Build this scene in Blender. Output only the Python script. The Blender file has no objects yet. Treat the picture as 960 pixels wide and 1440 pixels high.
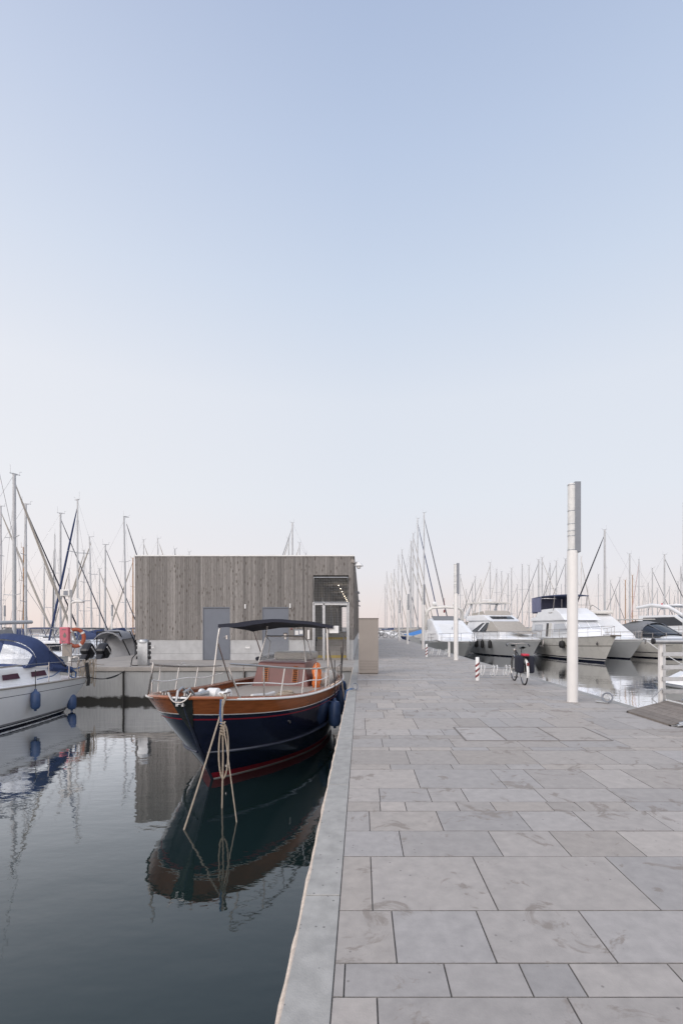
import bpy, bmesh, math, random
from mathutils import Vector, Matrix
R = random.Random(7)
S = bpy.context.scene
COL = S.collection
ZW = -1.33                      # water level; the quay top is z = 0
PI = math.pi

# ------------------------------------------------------------------ materials
def _n(nt, t, **kw):
    n = nt.nodes.new(t)
    for k, v in kw.items():
        setattr(n, k, v)
    return n

def mat(name, col, rough=.5, metal=0., var=.08, vscale=6., bump=0., bscale=60., coat=0., tint=0., stain=0., sscale=1.5,
        stretch=(1, 1, 1), stain_col=None, alpha=None, trans=0., rough_var=.05, sharp=False, tint_col=None, emit=None, spec=.5):
    m = bpy.data.materials.new(name)
    m.use_nodes = True
    nt = m.node_tree
    b = nt.nodes['Principled BSDF']
    L = nt.links.new
    tc = _n(nt, 'ShaderNodeTexCoord')
    mp = _n(nt, 'ShaderNodeMapping')
    mp.inputs['Scale'].default_value = stretch
    L(tc.outputs['Object'], mp.inputs['Vector'])
    nz = _n(nt, 'ShaderNodeTexNoise')
    nz.inputs['Scale'].default_value = vscale
    nz.inputs['Detail'].default_value = 6
    nz.inputs['Roughness'].default_value = .62
    L(mp.outputs[0], nz.inputs['Vector'])
    mr = _n(nt, 'ShaderNodeMapRange')
    mr.inputs['From Min'].default_value = .3
    mr.inputs['From Max'].default_value = .7
    mr.inputs['To Min'].default_value = 1 - var
    mr.inputs['To Max'].default_value = 1 + var
    L(nz.outputs['Fac'], mr.inputs['Value'])
    val = mr.outputs[0]
    if tint:
        at = _n(nt, 'ShaderNodeAttribute', attribute_name='tint')
        m2 = _n(nt, 'ShaderNodeMapRange')
        m2.inputs['To Min'].default_value = 1 - tint
        m2.inputs['To Max'].default_value = 1 + tint
        L(at.outputs['Fac'], m2.inputs['Value'])
        mu = _n(nt, 'ShaderNodeMath', operation='MULTIPLY')
        L(val, mu.inputs[0]); L(m2.outputs[0], mu.inputs[1])
        val = mu.outputs[0]
    sc = _n(nt, 'ShaderNodeVectorMath', operation='SCALE')
    sc.inputs[0].default_value = col
    L(val, sc.inputs['Scale'])
    out = sc.outputs[0]
    if tint_col:                                  # pieces differ in hue as well: a second random number made from the first
        h = _n(nt, 'ShaderNodeMath', operation='MULTIPLY'); h.inputs[1].default_value = 37.7; L(at.outputs['Fac'], h.inputs[0])
        hf = _n(nt, 'ShaderNodeMath', operation='FRACT'); L(h.outputs[0], hf.inputs[0])
        hm = _n(nt, 'ShaderNodeMix', data_type='RGBA'); L(hf.outputs[0], hm.inputs[0]); hm.inputs[6].default_value = (*col, 1); hm.inputs[7].default_value = (*tint_col, 1)
        L(hm.outputs[2], sc.inputs[0])
    if stain:
        n3 = _n(nt, 'ShaderNodeTexNoise')
        n3.inputs['Scale'].default_value = sscale
        n3.inputs['Detail'].default_value = 7
        n3.inputs['Roughness'].default_value = .58
        n3.inputs['Distortion'].default_value = .4
        L(mp.outputs[0], n3.inputs['Vector'])
        m3 = _n(nt, 'ShaderNodeMapRange')
        m3.inputs['From Min'].default_value = .53
        m3.inputs['From Max'].default_value = .68
        if sharp:
            m3.inputs['From Min'].default_value = .575; m3.inputs['From Max'].default_value = .63; n3.inputs['Distortion'].default_value = .9; n3.inputs['Roughness'].default_value = .66
        m3.inputs['To Max'].default_value = stain
        L(n3.outputs['Fac'], m3.inputs['Value'])
        mx = _n(nt, 'ShaderNodeMix', data_type='RGBA')
        L(m3.outputs[0], mx.inputs[0])
        L(out, mx.inputs[6])
        mx.inputs[7].default_value = (*(stain_col or tuple(c * .55 for c in col)), 1)
        out = mx.outputs[2]
    L(out, b.inputs['Base Color'])
    r2 = _n(nt, 'ShaderNodeMapRange')
    r2.inputs['To Min'].default_value = max(0, rough - rough_var)
    r2.inputs['To Max'].default_value = min(1, rough + rough_var)
    L(nz.outputs['Fac'], r2.inputs['Value'])
    L(r2.outputs[0], b.inputs['Roughness'])
    b.inputs['Metallic'].default_value = metal
    b.inputs['Coat Weight'].default_value = coat
    b.inputs['Coat Roughness'].default_value = .06
    b.inputs['Specular IOR Level'].default_value = spec
    if trans:
        b.inputs['Transmission Weight'].default_value = trans
    if alpha is not None:
        b.inputs['Alpha'].default_value = alpha
    if emit:
        b.inputs['Emission Color'].default_value = (*col, 1)
        b.inputs['Emission Strength'].default_value = emit
    if bump:
        nb = _n(nt, 'ShaderNodeTexNoise')
        nb.inputs['Scale'].default_value = bscale
        nb.inputs['Detail'].default_value = 5
        L(mp.outputs[0], nb.inputs['Vector'])
        bp = _n(nt, 'ShaderNodeBump')
        bp.inputs['Strength'].default_value = 1
        bp.inputs['Distance'].default_value = bump
        L(nb.outputs['Fac'], bp.inputs['Height'])
        L(bp.outputs[0], b.inputs['Normal'])
    return m

M = {}
M['slab'] = mat('limestone_slab', (.352, .331, .317), .62, var=.12, vscale=11, bump=.0016, bscale=110, tint=.13, stain=.75, sscale=3.2, stain_col=(.225, .192, .165), sharp=True, tint_col=(.372, .333, .298), rough_var=.12)
M['joint'] = mat('joint_sand', (.19, .178, .168), .95, var=.3, vscale=12)
M['coping'] = mat('coping_concrete', (.345, .335, .315), .8, var=.16, vscale=9, bump=.002, bscale=120, stain=.3, sscale=3, stain_col=(.2, .2, .195), tint=.08)
M['sealant'] = mat('cream_sealant', (.62, .52, .43), .9, var=.2, vscale=30, bump=.004, bscale=60)
M['concrete'] = mat('plinth_concrete', (.43, .435, .44), .8, var=.12, vscale=3, bump=.001, bscale=60, stain=.3, sscale=2.2, stain_col=(.3, .3, .3))
M['platform'] = mat('platform_concrete', (.34, .315, .29), .85, var=.14, vscale=2.2, stain=.35, sscale=.8, stain_col=(.2, .19, .18))
M['wood'] = mat('weathered_larch', (.212, .2, .19), .8, var=.2, vscale=7, stretch=(6, 6, .5), tint=.30, stain=.75, sscale=9, stain_col=(.09, .075, .065), bump=.0015, bscale=30)
M['dark_gap'] = mat('dark_felt', (.03, .028, .026), .95)
M['slate'] = mat('slate_door_paint', (.135, .15, .18), .5, var=.05, vscale=3)
M['galv'] = mat('galvanised_steel', (.42, .43, .44), .42, .75, var=.15, vscale=12)
M['steel'] = mat('stainless_tube', (.42, .40, .385), .2, .95, var=.05)
M['alu'] = mat('mast_aluminium', (.46, .47, .485), .45, .25, var=.1, vscale=2)
M['alu_dark'] = mat('grey_mast_paint', (.30, .31, .33), .5, .1, var=.1, vscale=2)
M['mastwood'] = mat('varnished_mast', (.36, .2, .1), .4, var=.2, vscale=3)
M['wire'] = mat('rigging_wire', (.33, .33, .34), .4, .5)
M['white'] = mat('white_gelcoat', (.80, .81, .825), .24, var=.05, vscale=1.4, coat=.2)
M['white2'] = mat('ivory_gelcoat', (.68, .66, .62), .28, var=.05, vscale=1.4, coat=.2)
M['greyhull'] = mat('pale_grey_gelcoat', (.5, .515, .53), .25, var=.05, vscale=1.4, coat=.2)
M['navyhull'] = mat('navy_hull_paint', (.009, .012, .034), .16, var=.2, vscale=3, coat=1., stretch=(.5, 1, 4))
M['navystem'] = mat('navy_topside', (.03, .036, .06), .25, var=.2, vscale=3, coat=.5)
M['red'] = mat('red_boot_top', (.23, .014, .028), .35, var=.15)
M['orangewood'] = mat('varnished_mahogany', (.275, .088, .03), .22, var=.28, vscale=5, stretch=(.35, 1, 5), coat=.7)
M['teak'] = mat('silvered_teak', (.36, .325, .295), .7, var=.14, vscale=6, stretch=(.4, 8, 1))
M['burgundy'] = mat('burgundy_console', (.155, .052, .046), .35, var=.14, vscale=4, coat=.3)
M['navycloth'] = mat('navy_canvas', (.012, .014, .026), .85, var=.15, vscale=20)
M['bluecloth'] = mat('blue_canvas', (.03, .05, .13), .8, var=.12, vscale=9)
M['greycloth'] = mat('grey_canvas', (.2, .205, .215), .8, var=.12, vscale=6)
M['pinkfurl'] = mat('pink_striped_sail', (.52, .36, .36), .8, var=.25, vscale=3)
M['palegrey'] = mat('pale_grey_canvas', (.33, .335, .35), .8, var=.1, vscale=6)
M['beigecloth'] = mat('beige_canvas', (.41, .38, .34), .85, var=.1, vscale=5)
M['fender'] = mat('blue_fender', (.045, .085, .19), .42, var=.16, vscale=9)
M['blackrub'] = mat('black_rubber', (.012, .012, .014), .6, var=.2)
M['black'] = mat('black_paint', (.012, .012, .016), .35, var=.1)
M['window'] = mat('tinted_window', (.018, .022, .03), .08, var=.1, spec=.6)
M['portlight'] = mat('plum_portlight', (.07, .03, .05), .1, var=.1)
M['glass'] = mat('clear_screen', (.8, .85, .88), .03, alpha=.10, var=.02)
M['vinyl'] = mat('clear_vinyl', (.62, .65, .70), .15, alpha=.42, var=.1, vscale=4)
M['orange'] = mat('orange_ring', (.72, .19, .045), .5, var=.1)
M['redring'] = mat('faded_red_ring', (.36, .085, .04), .55, var=.15)
M['pinkbox'] = mat('sun_faded_red', (.50, .13, .17), .5, var=.12)
M['rope'] = mat('hemp_rope', (.36, .30, .235), .9, var=.25, vscale=40, bump=.004, bscale=140)
M['bluerope'] = mat('blue_rope', (.05, .11, .24), .8, var=.2, vscale=40)
M['tan'] = mat('tan_cabinet_paint', (.275, .245, .22), .55, var=.06, vscale=2)
M['tandark'] = mat('tan_cabinet_edge', (.17, .15, .135), .6)
M['post'] = mat('white_post_paint', (.70, .685, .665), .38, var=.05, vscale=2)
M['postgrey'] = mat('grey_lamp_box', (.2, .215, .245), .4, .2, var=.08)
M['lens'] = mat('frosted_lens', (.66, .66, .65), .25, var=.12, vscale=9)
M['yellow'] = mat('yellow_nosing', (.42, .30, .03), .7, var=.15)
M['redwhite'] = mat('red_sign_paint', (.17, .018, .022), .5)
M['whitepaint'] = mat('white_paint', (.74, .74, .73), .45, var=.06)
M['signblue'] = mat('blue_sign', (.07, .13, .25), .5)
M['lamp'] = mat('lit_bulb', (1., .86, .66), .5, emit=9)
M['plank'] = mat('grey_deck_plank', (.20, .175, .155), .8, var=.18, vscale=9, stretch=(1, 1, 1), tint=.14)
M['redcloth'] = mat('red_hose', (.48, .03, .06), .55, var=.15)
M['rock'] = mat('breakwater_rock', (.2, .19, .185), .9, var=.3, vscale=.6)
M['tan_bow'] = mat('stem_guard_steel', (.075, .085, .085), .25, .7, var=.25, vscale=6)
M['lavender'] = mat('faded_blue_canvas', (.15, .16, .25), .85, var=.14, vscale=4)
M['bimini'] = mat('navy_bimini_canvas', (.05, .065, .13), .85, var=.12)
M['bluecover'] = mat('bright_blue_cover', (.06, .2, .5), .7)

def knots(m):
    """dark knots scattered over the boards"""
    nt = m.node_tree; L = nt.links.new; b = nt.nodes['Principled BSDF']
    src = b.inputs['Base Color'].links[0].from_socket
    tc = _n(nt, 'ShaderNodeTexCoord'); mp = _n(nt, 'ShaderNodeMapping'); mp.inputs['Scale'].default_value = (9, 9, 3.2)
    L(tc.outputs['Object'], mp.inputs['Vector'])
    vo = _n(nt, 'ShaderNodeTexVoronoi'); vo.inputs['Scale'].default_value = 1; vo.inputs['Randomness'].default_value = 1
    L(mp.outputs[0], vo.inputs['Vector'])
    mr = _n(nt, 'ShaderNodeMapRange'); mr.inputs['From Min'].default_value = .17; mr.inputs['From Max'].default_value = .30; mr.inputs['To Min'].default_value = .8; mr.inputs['To Max'].default_value = 0.
    L(vo.outputs['Distance'], mr.inputs['Value'])
    wn = _n(nt, 'ShaderNodeMath', operation='GREATER_THAN'); wn.inputs[1].default_value = .45
    sp = _n(nt, 'ShaderNodeSeparateColor'); L(vo.outputs['Color'], sp.inputs[0]); L(sp.outputs[0], wn.inputs[0])
    mu = _n(nt, 'ShaderNodeMath', operation='MULTIPLY'); L(mr.outputs[0], mu.inputs[0]); L(wn.outputs[0], mu.inputs[1])
    mx = _n(nt, 'ShaderNodeMix', data_type='RGBA'); L(mu.outputs[0], mx.inputs[0]); L(src, mx.inputs[6]); mx.inputs[7].default_value = (.07, .055, .045, 1)
    L(mx.outputs[2], b.inputs['Base Color'])
knots(M['wood'])
def pits(m, scale, size, share, col):
    nt = m.node_tree; L = nt.links.new; b = nt.nodes['Principled BSDF']
    src = b.inputs['Base Color'].links[0].from_socket
    tc = _n(nt, 'ShaderNodeTexCoord'); vo = _n(nt, 'ShaderNodeTexVoronoi'); vo.inputs['Scale'].default_value = scale
    L(tc.outputs['Object'], vo.inputs['Vector'])
    mr = _n(nt, 'ShaderNodeMapRange'); mr.inputs['From Min'].default_value = size * .5; mr.inputs['From Max'].default_value = size; mr.inputs['To Min'].default_value = .7; mr.inputs['To Max'].default_value = 0.
    L(vo.outputs['Distance'], mr.inputs['Value'])
    sp = _n(nt, 'ShaderNodeSeparateColor'); L(vo.outputs['Color'], sp.inputs[0])
    wn = _n(nt, 'ShaderNodeMath', operation='LESS_THAN'); wn.inputs[1].default_value = share; L(sp.outputs[0], wn.inputs[0])
    mu = _n(nt, 'ShaderNodeMath', operation='MULTIPLY'); L(mr.outputs[0], mu.inputs[0]); L(wn.outputs[0], mu.inputs[1])
    mx = _n(nt, 'ShaderNodeMix', data_type='RGBA'); L(mu.outputs[0], mx.inputs[0]); L(src, mx.inputs[6]); mx.inputs[7].default_value = (*col, 1)
    L(mx.outputs[2], b.inputs['Base Color'])
pits(M['coping'], 26, .22, .22, (.09, .088, .085))
pits(M['slab'], 17, .15, .14, (.16, .145, .135))

def wall_mat():
    """Quay wall concrete: vertical run-off streaks and an algae band that ends unevenly above the waterline."""
    m = mat('quay_wall_concrete', (.34, .345, .345), .85, var=.15, vscale=3, stretch=(5, 5, .35), stain=.35, sscale=3, stain_col=(.2, .2, .195))
    nt = m.node_tree; L = nt.links.new
    b = nt.nodes['Principled BSDF']
    src = b.inputs['Base Color'].links[0].from_socket
    tc = _n(nt, 'ShaderNodeTexCoord')
    sx = _n(nt, 'ShaderNodeSeparateXYZ')
    L(tc.outputs['Object'], sx.inputs[0])
    nz = _n(nt, 'ShaderNodeTexNoise'); nz.inputs['Scale'].default_value = 3; nz.inputs['Detail'].default_value = 5
    L(tc.outputs['Object'], nz.inputs['Vector'])
    ma = _n(nt, 'ShaderNodeMath', operation='MULTIPLY_ADD'); ma.inputs[1].default_value = .35
    L(nz.outputs['Fac'], ma.inputs[0]); L(sx.outputs['Z'], ma.inputs[2])
    mr = _n(nt, 'ShaderNodeMapRange')
    mr.inputs['From Min'].default_value = -.90; mr.inputs['From Max'].default_value = -.98
    L(ma.outputs[0], mr.inputs['Value'])
    mx = _n(nt, 'ShaderNodeMix', data_type='RGBA')
    L(mr.outputs[0], mx.inputs[0]); L(src, mx.inputs[6])
    mx.inputs[7].default_value = (.022, .021, .018, 1)
    L(mx.outputs[2], b.inputs['Base Color'])
    return m
M['quaywall'] = wall_mat()

def water_mat():
    m = bpy.data.materials.new('harbour_water'); m.use_nodes = True
    nt = m.node_tree; L = nt.links.new
    tc = _n(nt, 'ShaderNodeTexCoord')
    prev = None
    for sc, dist, st in ((.55, .010, (.7, 1.0, 1)), (2.6, .0042, (.55, 1.1, 1)), (8, .0011, (.5, 1, 1)), (24, .00035, (.6, 1, 1))):
        mp = _n(nt, 'ShaderNodeMapping'); mp.inputs['Scale'].default_value = st
        L(tc.outputs['Object'], mp.inputs['Vector'])
        nz = _n(nt, 'ShaderNodeTexNoise'); nz.inputs['Scale'].default_value = sc
        nz.inputs['Detail'].default_value = 2; nz.inputs['Roughness'].default_value = .45
        L(mp.outputs[0], nz.inputs['Vector'])
        bp = _n(nt, 'ShaderNodeBump'); bp.inputs['Distance'].default_value = dist
        L(nz.outputs['Fac'], bp.inputs['Height'])
        if prev: L(prev.outputs[0], bp.inputs['Normal'])
        prev = bp
    nt.nodes.remove(nt.nodes['Principled BSDF'])
    df = _n(nt, 'ShaderNodeBsdfDiffuse'); df.inputs['Color'].default_value = (.0085, .019, .0185, 1)
    gs = _n(nt, 'ShaderNodeBsdfGlossy'); gs.inputs['Roughness'].default_value = .012; gs.inputs['Color'].default_value = (.97, .98, 1, 1)
    fr = _n(nt, 'ShaderNodeFresnel'); fr.inputs['IOR'].default_value = 1.25
    k = _n(nt, 'ShaderNodeMath', operation='MULTIPLY', use_clamp=True); k.inputs[1].default_value = 3.0
    ms = _n(nt, 'ShaderNodeMixShader')
    for n in (df, gs, fr): L(prev.outputs[0], n.inputs['Normal'])
    L(fr.outputs[0], k.inputs[0]); L(k.outputs[0], ms.inputs[0]); L(df.outputs[0], ms.inputs[1]); L(gs.outputs[0], ms.inputs[2])
    L(ms.outputs[0], nt.nodes['Material Output'].inputs['Surface'])
    return m
M['water'] = water_mat()

# ------------------------------------------------------------------ mesh builder
class MB:
    def __init__(s):
        s.v = []; s.f = []; s.mi = []; s.sm = []; s.ti = []
    def face(s, idx, mi=0, sm=False, ti=.5):
        s.f.append(tuple(idx)); s.mi.append(mi); s.sm.append(sm); s.ti.append(ti)
    def poly(s, pts, mi=0, ti=.5, sm=False):
        k = len(s.v); s.v += [tuple(p) for p in pts]
        s.face(range(k, k + len(pts)), mi, sm, ti)
    def box(s, x0, x1, y0, y1, z0, z1, mi=0, ti=.5, mtx=None, ch=0.):
        if x1 < x0: x0, x1 = x1, x0
        if y1 < y0: y0, y1 = y1, y0
        if z1 < z0: z0, z1 = z1, z0
        c = min(ch, (x1 - x0) * .3, (y1 - y0) * .3, (z1 - z0) * .3)
        k = len(s.v)
        if c <= 0:
            P = [(x, y, z) for z in (z0, z1) for y in (y0, y1) for x in (x0, x1)]
            F = [(0, 2, 3, 1), (4, 5, 7, 6), (0, 1, 5, 4), (2, 6, 7, 3), (0, 4, 6, 2), (1, 3, 7, 5)]
        else:
            bm = bmesh.new()
            bmesh.ops.create_cube(bm, size=1)
            for v in bm.verts:
                v.co = ((x0 + x1) / 2 + v.co.x * (x1 - x0), (y0 + y1) / 2 + v.co.y * (y1 - y0), (z0 + z1) / 2 + v.co.z * (z1 - z0))
            bmesh.ops.bevel(bm, geom=bm.edges[:], offset=c, segments=2, affect='EDGES', profile=.5)
            bm.verts.index_update()
            P = [tuple(v.co) for v in bm.verts]
            F = [tuple(v.index for v in f.verts) for f in bm.faces]
            bm.free()
        if mtx is not None: P = [tuple(mtx @ Vector(p)) for p in P]
        s.v += P
        for f in F: s.face([k + i for i in f], mi, False, ti)
    def tube(s, pts, r, n=8, mi=0, closed=False, caps=True, ti=.5, flat=1.):
        pts = [Vector(p) for p in pts]
        m = len(pts)
        rr = r if isinstance(r, (list, tuple)) else [r] * m
        k0 = len(s.v)
        up = None
        for i, p in enumerate(pts):
            if closed: t = pts[(i + 1) % m] - pts[i - 1]
            else: t = pts[min(i + 1, m - 1)] - pts[max(i - 1, 0)]
            if t.length < 1e-9: t = Vector((0, 0, 1))
            t.normalize()
            if up is None:
                a = Vector((0, 0, 1)) if abs(t.z) < .9 else Vector((1, 0, 0))
                up = (a - t * a.dot(t)).normalized()
            else:
                up = up - t * up.dot(t)
                if up.length < 1e-6:
                    a = Vector((0, 0, 1)) if abs(t.z) < .9 else Vector((1, 0, 0))
                    up = a - t * a.dot(t)
                up.normalize()
            w = t.cross(up)
            for j in range(n):
                a = 2 * PI * j / n
                s.v.append(tuple(p + up * (rr[i] * math.cos(a)) + w * (rr[i] * flat * math.sin(a))))
        for i in range(m if closed else m - 1):
            a = k0 + i * n; b = k0 + ((i + 1) % m) * n
            for j in range(n):
                s.face((a + j, a + (j + 1) % n, b + (j + 1) % n, b + j), mi, True, ti)
        if caps and not closed:
            s.face([k0 + j for j in reversed(range(n))], mi, False, ti)
            s.face([k0 + (m - 1) * n + j for j in range(n)], mi, False, ti)
    def lathe(s, prof, c=(0, 0, 0), n=20, mi=0, mtx=None, ti=.5):
        k0 = len(s.v)
        for r, z in prof:
            for j in range(n):
                a = 2 * PI * j / n
                p = Vector((r * math.cos(a), r * math.sin(a), z))
                if mtx is not None: p = mtx @ p
                s.v.append(tuple(p + Vector(c)))
        for i in range(len(prof) - 1):
            for j in range(n):
                a = k0 + i * n; b = a + n
                s.face((a + j, a + (j + 1) % n, b + (j + 1) % n, b + j), mi, True, ti)
        s.face([k0 + j for j in reversed(range(n))], mi, False, ti)
        s.face([k0 + (len(prof) - 1) * n + j for j in range(n)], mi, False, ti)
    def grid(s, rows, mi=0, sm=True, band=None, ti=.5, flip=False):
        k0 = len(s.v); w = len(rows[0])
        for r in rows: s.v += [tuple(p) for p in r]
        for i in range(len(rows) - 1):
            for j in range(w - 1):
                q = (k0 + i * w + j, k0 + i * w + j + 1, k0 + (i + 1) * w + j + 1, k0 + (i + 1) * w + j)
                s.face(q[::-1] if flip else q, band[i] if band else mi, sm, ti)
    def shell(s, rows, th, mi=0):
        """a surface with thickness: rows of points, offset along -normal by th"""
        rows = [[Vector(p) for p in r] for r in rows]
        nr, w = len(rows), len(rows[0])
        def nrm(i, j):
            a = rows[min(i + 1, nr - 1)][j] - rows[max(i - 1, 0)][j]
            b = rows[i][min(j + 1, w - 1)] - rows[i][max(j - 1, 0)]
            n = a.cross(b)
            return n.normalized() if n.length > 1e-9 else Vector((0, 0, 1))
        low = [[rows[i][j] - nrm(i, j) * th for j in range(w)] for i in range(nr)]
        s.grid(rows, mi); s.grid(low, mi, flip=True)
        for A, B in ((rows[0], low[0]), (low[-1], rows[-1])): s.grid([A, B], mi, False)
        s.grid([[r[0] for r in low], [r[0] for r in rows]], mi, False)
        s.grid([[r[-1] for r in rows], [r[-1] for r in low]], mi, False)
    def prism(s, poly, y0, y1, axis='Y', mi=0, ti=.5):
        """polygon (a, b) extruded along an axis: Y -> (x, z), X -> (y, z), Z -> (x, y)"""
        def P(a, b, c):
            return (a, c, b) if axis == 'Y' else (c, a, b) if axis == 'X' else (a, b, c)
        k = len(s.v); n = len(poly)
        s.v += [P(a, b, y0) for a, b in poly] + [P(a, b, y1) for a, b in poly]
        s.face(range(k, k + n), mi, False, ti); s.face(reversed(range(k + n, k + 2 * n)), mi, False, ti)
        for i in range(n):
            j = (i + 1) % n
            s.face((k + i, k + n + i, k + n + j, k + j), mi, False, ti)
    def build(s, name, mats, parent=None, bevel=0., loc=None, recalc=True, angle=40):
        me = bpy.data.meshes.new(name)
        me.from_pydata(s.v, [], s.f)
        for m in (mats if isinstance(mats, (list, tuple)) else [mats]):
            me.materials.append(M[m] if isinstance(m, str) else m)
        me.polygons.foreach_set('material_index', s.mi)
        if recalc:
            bm = bmesh.new(); bm.from_mesh(me)
            bmesh.ops.recalc_face_normals(bm, faces=bm.faces[:])
            bm.to_mesh(me); bm.free()
        if len(me.polygons) == len(s.f):
            me.polygons.foreach_set('use_smooth', s.sm)
            at = me.attributes.new('tint', 'FLOAT', 'FACE')
            at.data.foreach_set('value', s.ti)
        else:
            me.polygons.foreach_set('use_smooth', [True] * len(me.polygons))
        if any(s.sm): me.set_sharp_from_angle(angle=math.radians(angle))
        o = bpy.data.objects.new(name, me)
        COL.objects.link(o)
        if parent is not None: o.parent = parent
        if loc is not None: o.location = loc
        if bevel:
            md = o.modifiers.new('edge', 'BEVEL'); md.width = bevel; md.segments = 2; md.limit_method = 'ANGLE'
        return o

def thing(name, label, cat, loc=(0, 0, 0), rz=0., group=None):
    o = bpy.data.objects.new(name, None); COL.objects.link(o)
    o.location = loc; o.rotation_euler = (0, 0, rz); o.empty_display_size = .2
    return tag(o, label, cat, group)
def tag(o, label, cat, group=None):
    o['label'] = label; o['category'] = cat
    if group: o['group'] = group
    return o
def struct(o, kind='structure'):
    o['kind'] = kind; return o
def dup(root, loc, rz, label=None, group=None):
    r = root.copy(); COL.objects.link(r); r.location = loc; r.rotation_euler = (0, 0, rz)
    if label: r['label'] = label
    if group: r['group'] = group
    for ch in list(root.children):
        c = ch.copy(); COL.objects.link(c); c.parent = r
        for g in list(ch.children):
            d = g.copy(); COL.objects.link(d); d.parent = c
    return r
def X(px, d): return (px - 508) * d / 680.
def Z(py, d): return 1.5 - (py - 882) * d / 680.
def arc(c, r, a0, a1, n, ax='XZ'):
    out = []
    for i in range(n + 1):
        a = math.radians(a0 + (a1 - a0) * i / n)
        u, w = r * math.cos(a), r * math.sin(a)
        out.append((c[0] + u, c[1], c[2] + w) if ax == 'XZ' else (c[0], c[1] + u, c[2] + w) if ax == 'YZ' else (c[0] + u, c[1] + w, c[2]))
    return out
def sag(a, b, dip, n=14):
    a = Vector(a); b = Vector(b)
    return [tuple(a.lerp(b, i / n) - Vector((0, 0, dip * 4 * (i / n) * (1 - i / n)))) for i in range(n + 1)]

# ------------------------------------------------------------------ world, sun, camera
SUN_EL, SUN_AZ = math.radians(38), math.radians(232)      # azimuth clockwise from +Y
w = bpy.data.worlds.new('World'); S.world = w; w.use_nodes = True
nt = w.node_tree; L = nt.links.new
bg = nt.nodes['Background']; bg.inputs['Strength'].default_value = .1
sky = _n(nt, 'ShaderNodeTexSky', sky_type='NISHITA')
sky.sun_disc = False; sky.sun_elevation = SUN_EL; sky.sun_rotation = SUN_AZ
tc = _n(nt, 'ShaderNodeTexCoord'); sx = _n(nt, 'ShaderNodeSeparateXYZ')
L(tc.outputs['Generated'], sx.inputs[0])
rp = _n(nt, 'ShaderNodeValToRGB')
def lin(c): return tuple(((x / 255 + .055) / 1.055) ** 2.4 if x > 10 else x / 3294 for x in c)
stops = [(0., (233, 219, 217)), (.045, (233, 223, 223)), (.11, (232, 229, 233)), (.25, (228, 232, 239)), (.42, (224, 230, 240)),
         (.57, (207, 219, 237)), (.70, (190, 205, 230)), (.80, (175, 191, 220)), (1., (158, 176, 208))]
el = rp.color_ramp.elements
el[0].position = 0; el[0].color = (*lin(stops[0][1]), 1)
el[1].position = 1; el[1].color = (*lin(stops[-1][1]), 1)
for p, c in stops[1:-1]:
    e = el.new(p); e.color = (*lin(c), 1)
L(sx.outputs['Z'], rp.inputs[0])
sc = _n(nt, 'ShaderNodeVectorMath', operation='SCALE'); sc.inputs['Scale'].default_value = 10.6
L(rp.outputs[0], sc.inputs[0])
mx = _n(nt, 'ShaderNodeMix', data_type='RGBA'); mx.inputs[0].default_value = .9
L(sky.outputs[0], mx.inputs[6]); L(sc.outputs[0], mx.inputs[7])
# added glow in the unseen sky behind the viewer, lifts ground, facade and hulls
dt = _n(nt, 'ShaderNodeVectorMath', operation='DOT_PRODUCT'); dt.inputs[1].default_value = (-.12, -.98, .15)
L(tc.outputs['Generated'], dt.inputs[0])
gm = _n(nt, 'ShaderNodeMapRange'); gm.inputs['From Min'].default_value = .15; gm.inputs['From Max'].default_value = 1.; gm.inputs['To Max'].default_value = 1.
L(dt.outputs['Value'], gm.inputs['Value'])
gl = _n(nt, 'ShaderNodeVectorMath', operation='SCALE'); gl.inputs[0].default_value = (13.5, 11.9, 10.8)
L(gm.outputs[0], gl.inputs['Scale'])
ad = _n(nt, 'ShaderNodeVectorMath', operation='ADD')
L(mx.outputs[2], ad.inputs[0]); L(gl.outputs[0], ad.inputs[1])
nx = _n(nt, 'ShaderNodeMath', operation='MULTIPLY'); nx.inputs[1].default_value = -1.; nx.use_clamp = True     # sky a little paler on the sun's side
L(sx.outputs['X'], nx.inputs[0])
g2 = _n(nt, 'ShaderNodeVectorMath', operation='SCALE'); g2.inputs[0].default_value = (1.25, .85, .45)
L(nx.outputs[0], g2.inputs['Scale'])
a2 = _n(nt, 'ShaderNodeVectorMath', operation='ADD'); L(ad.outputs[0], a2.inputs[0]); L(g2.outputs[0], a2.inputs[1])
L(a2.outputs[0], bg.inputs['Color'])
sl = bpy.data.lights.new('sun', 'SUN'); sl.energy = 1.0; sl.angle = math.radians(25); sl.color = (1, .95, .9)
so = bpy.data.objects.new('sun', sl); COL.objects.link(so)
sd = Vector((math.sin(SUN_AZ) * math.cos(SUN_EL), math.cos(SUN_AZ) * math.cos(SUN_EL), math.sin(SUN_EL)))
so.rotation_euler = sd.to_track_quat('Z', 'Y').to_euler()

cd = bpy.data.cameras.new('camera'); co = bpy.data.objects.new('camera', cd); COL.objects.link(co)
co.location = (0, 0, 1.5); co.rotation_euler = (PI / 2, 0, 0)
cd.sensor_fit = 'HORIZONTAL'; cd.sensor_width = 36; cd.lens = 36 * 680 / 960
cd.shift_x = -28 / 960; cd.shift_y = 162 / 960
cd.clip_start = .05; cd.clip_end = 6000
S.camera = co
S.view_settings.view_transform = 'Standard'; S.view_settings.look = 'None'
S.view_settings.exposure = 0; S.view_settings.gamma = 1; S.view_settings.use_curve_mapping = False
S.cycles.use_denoising = True
S.cycles.max_bounces = 8; S.cycles.transparent_max_bounces = 12
S.cycles.caustics_reflective = False; S.cycles.caustics_refractive = False
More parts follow.
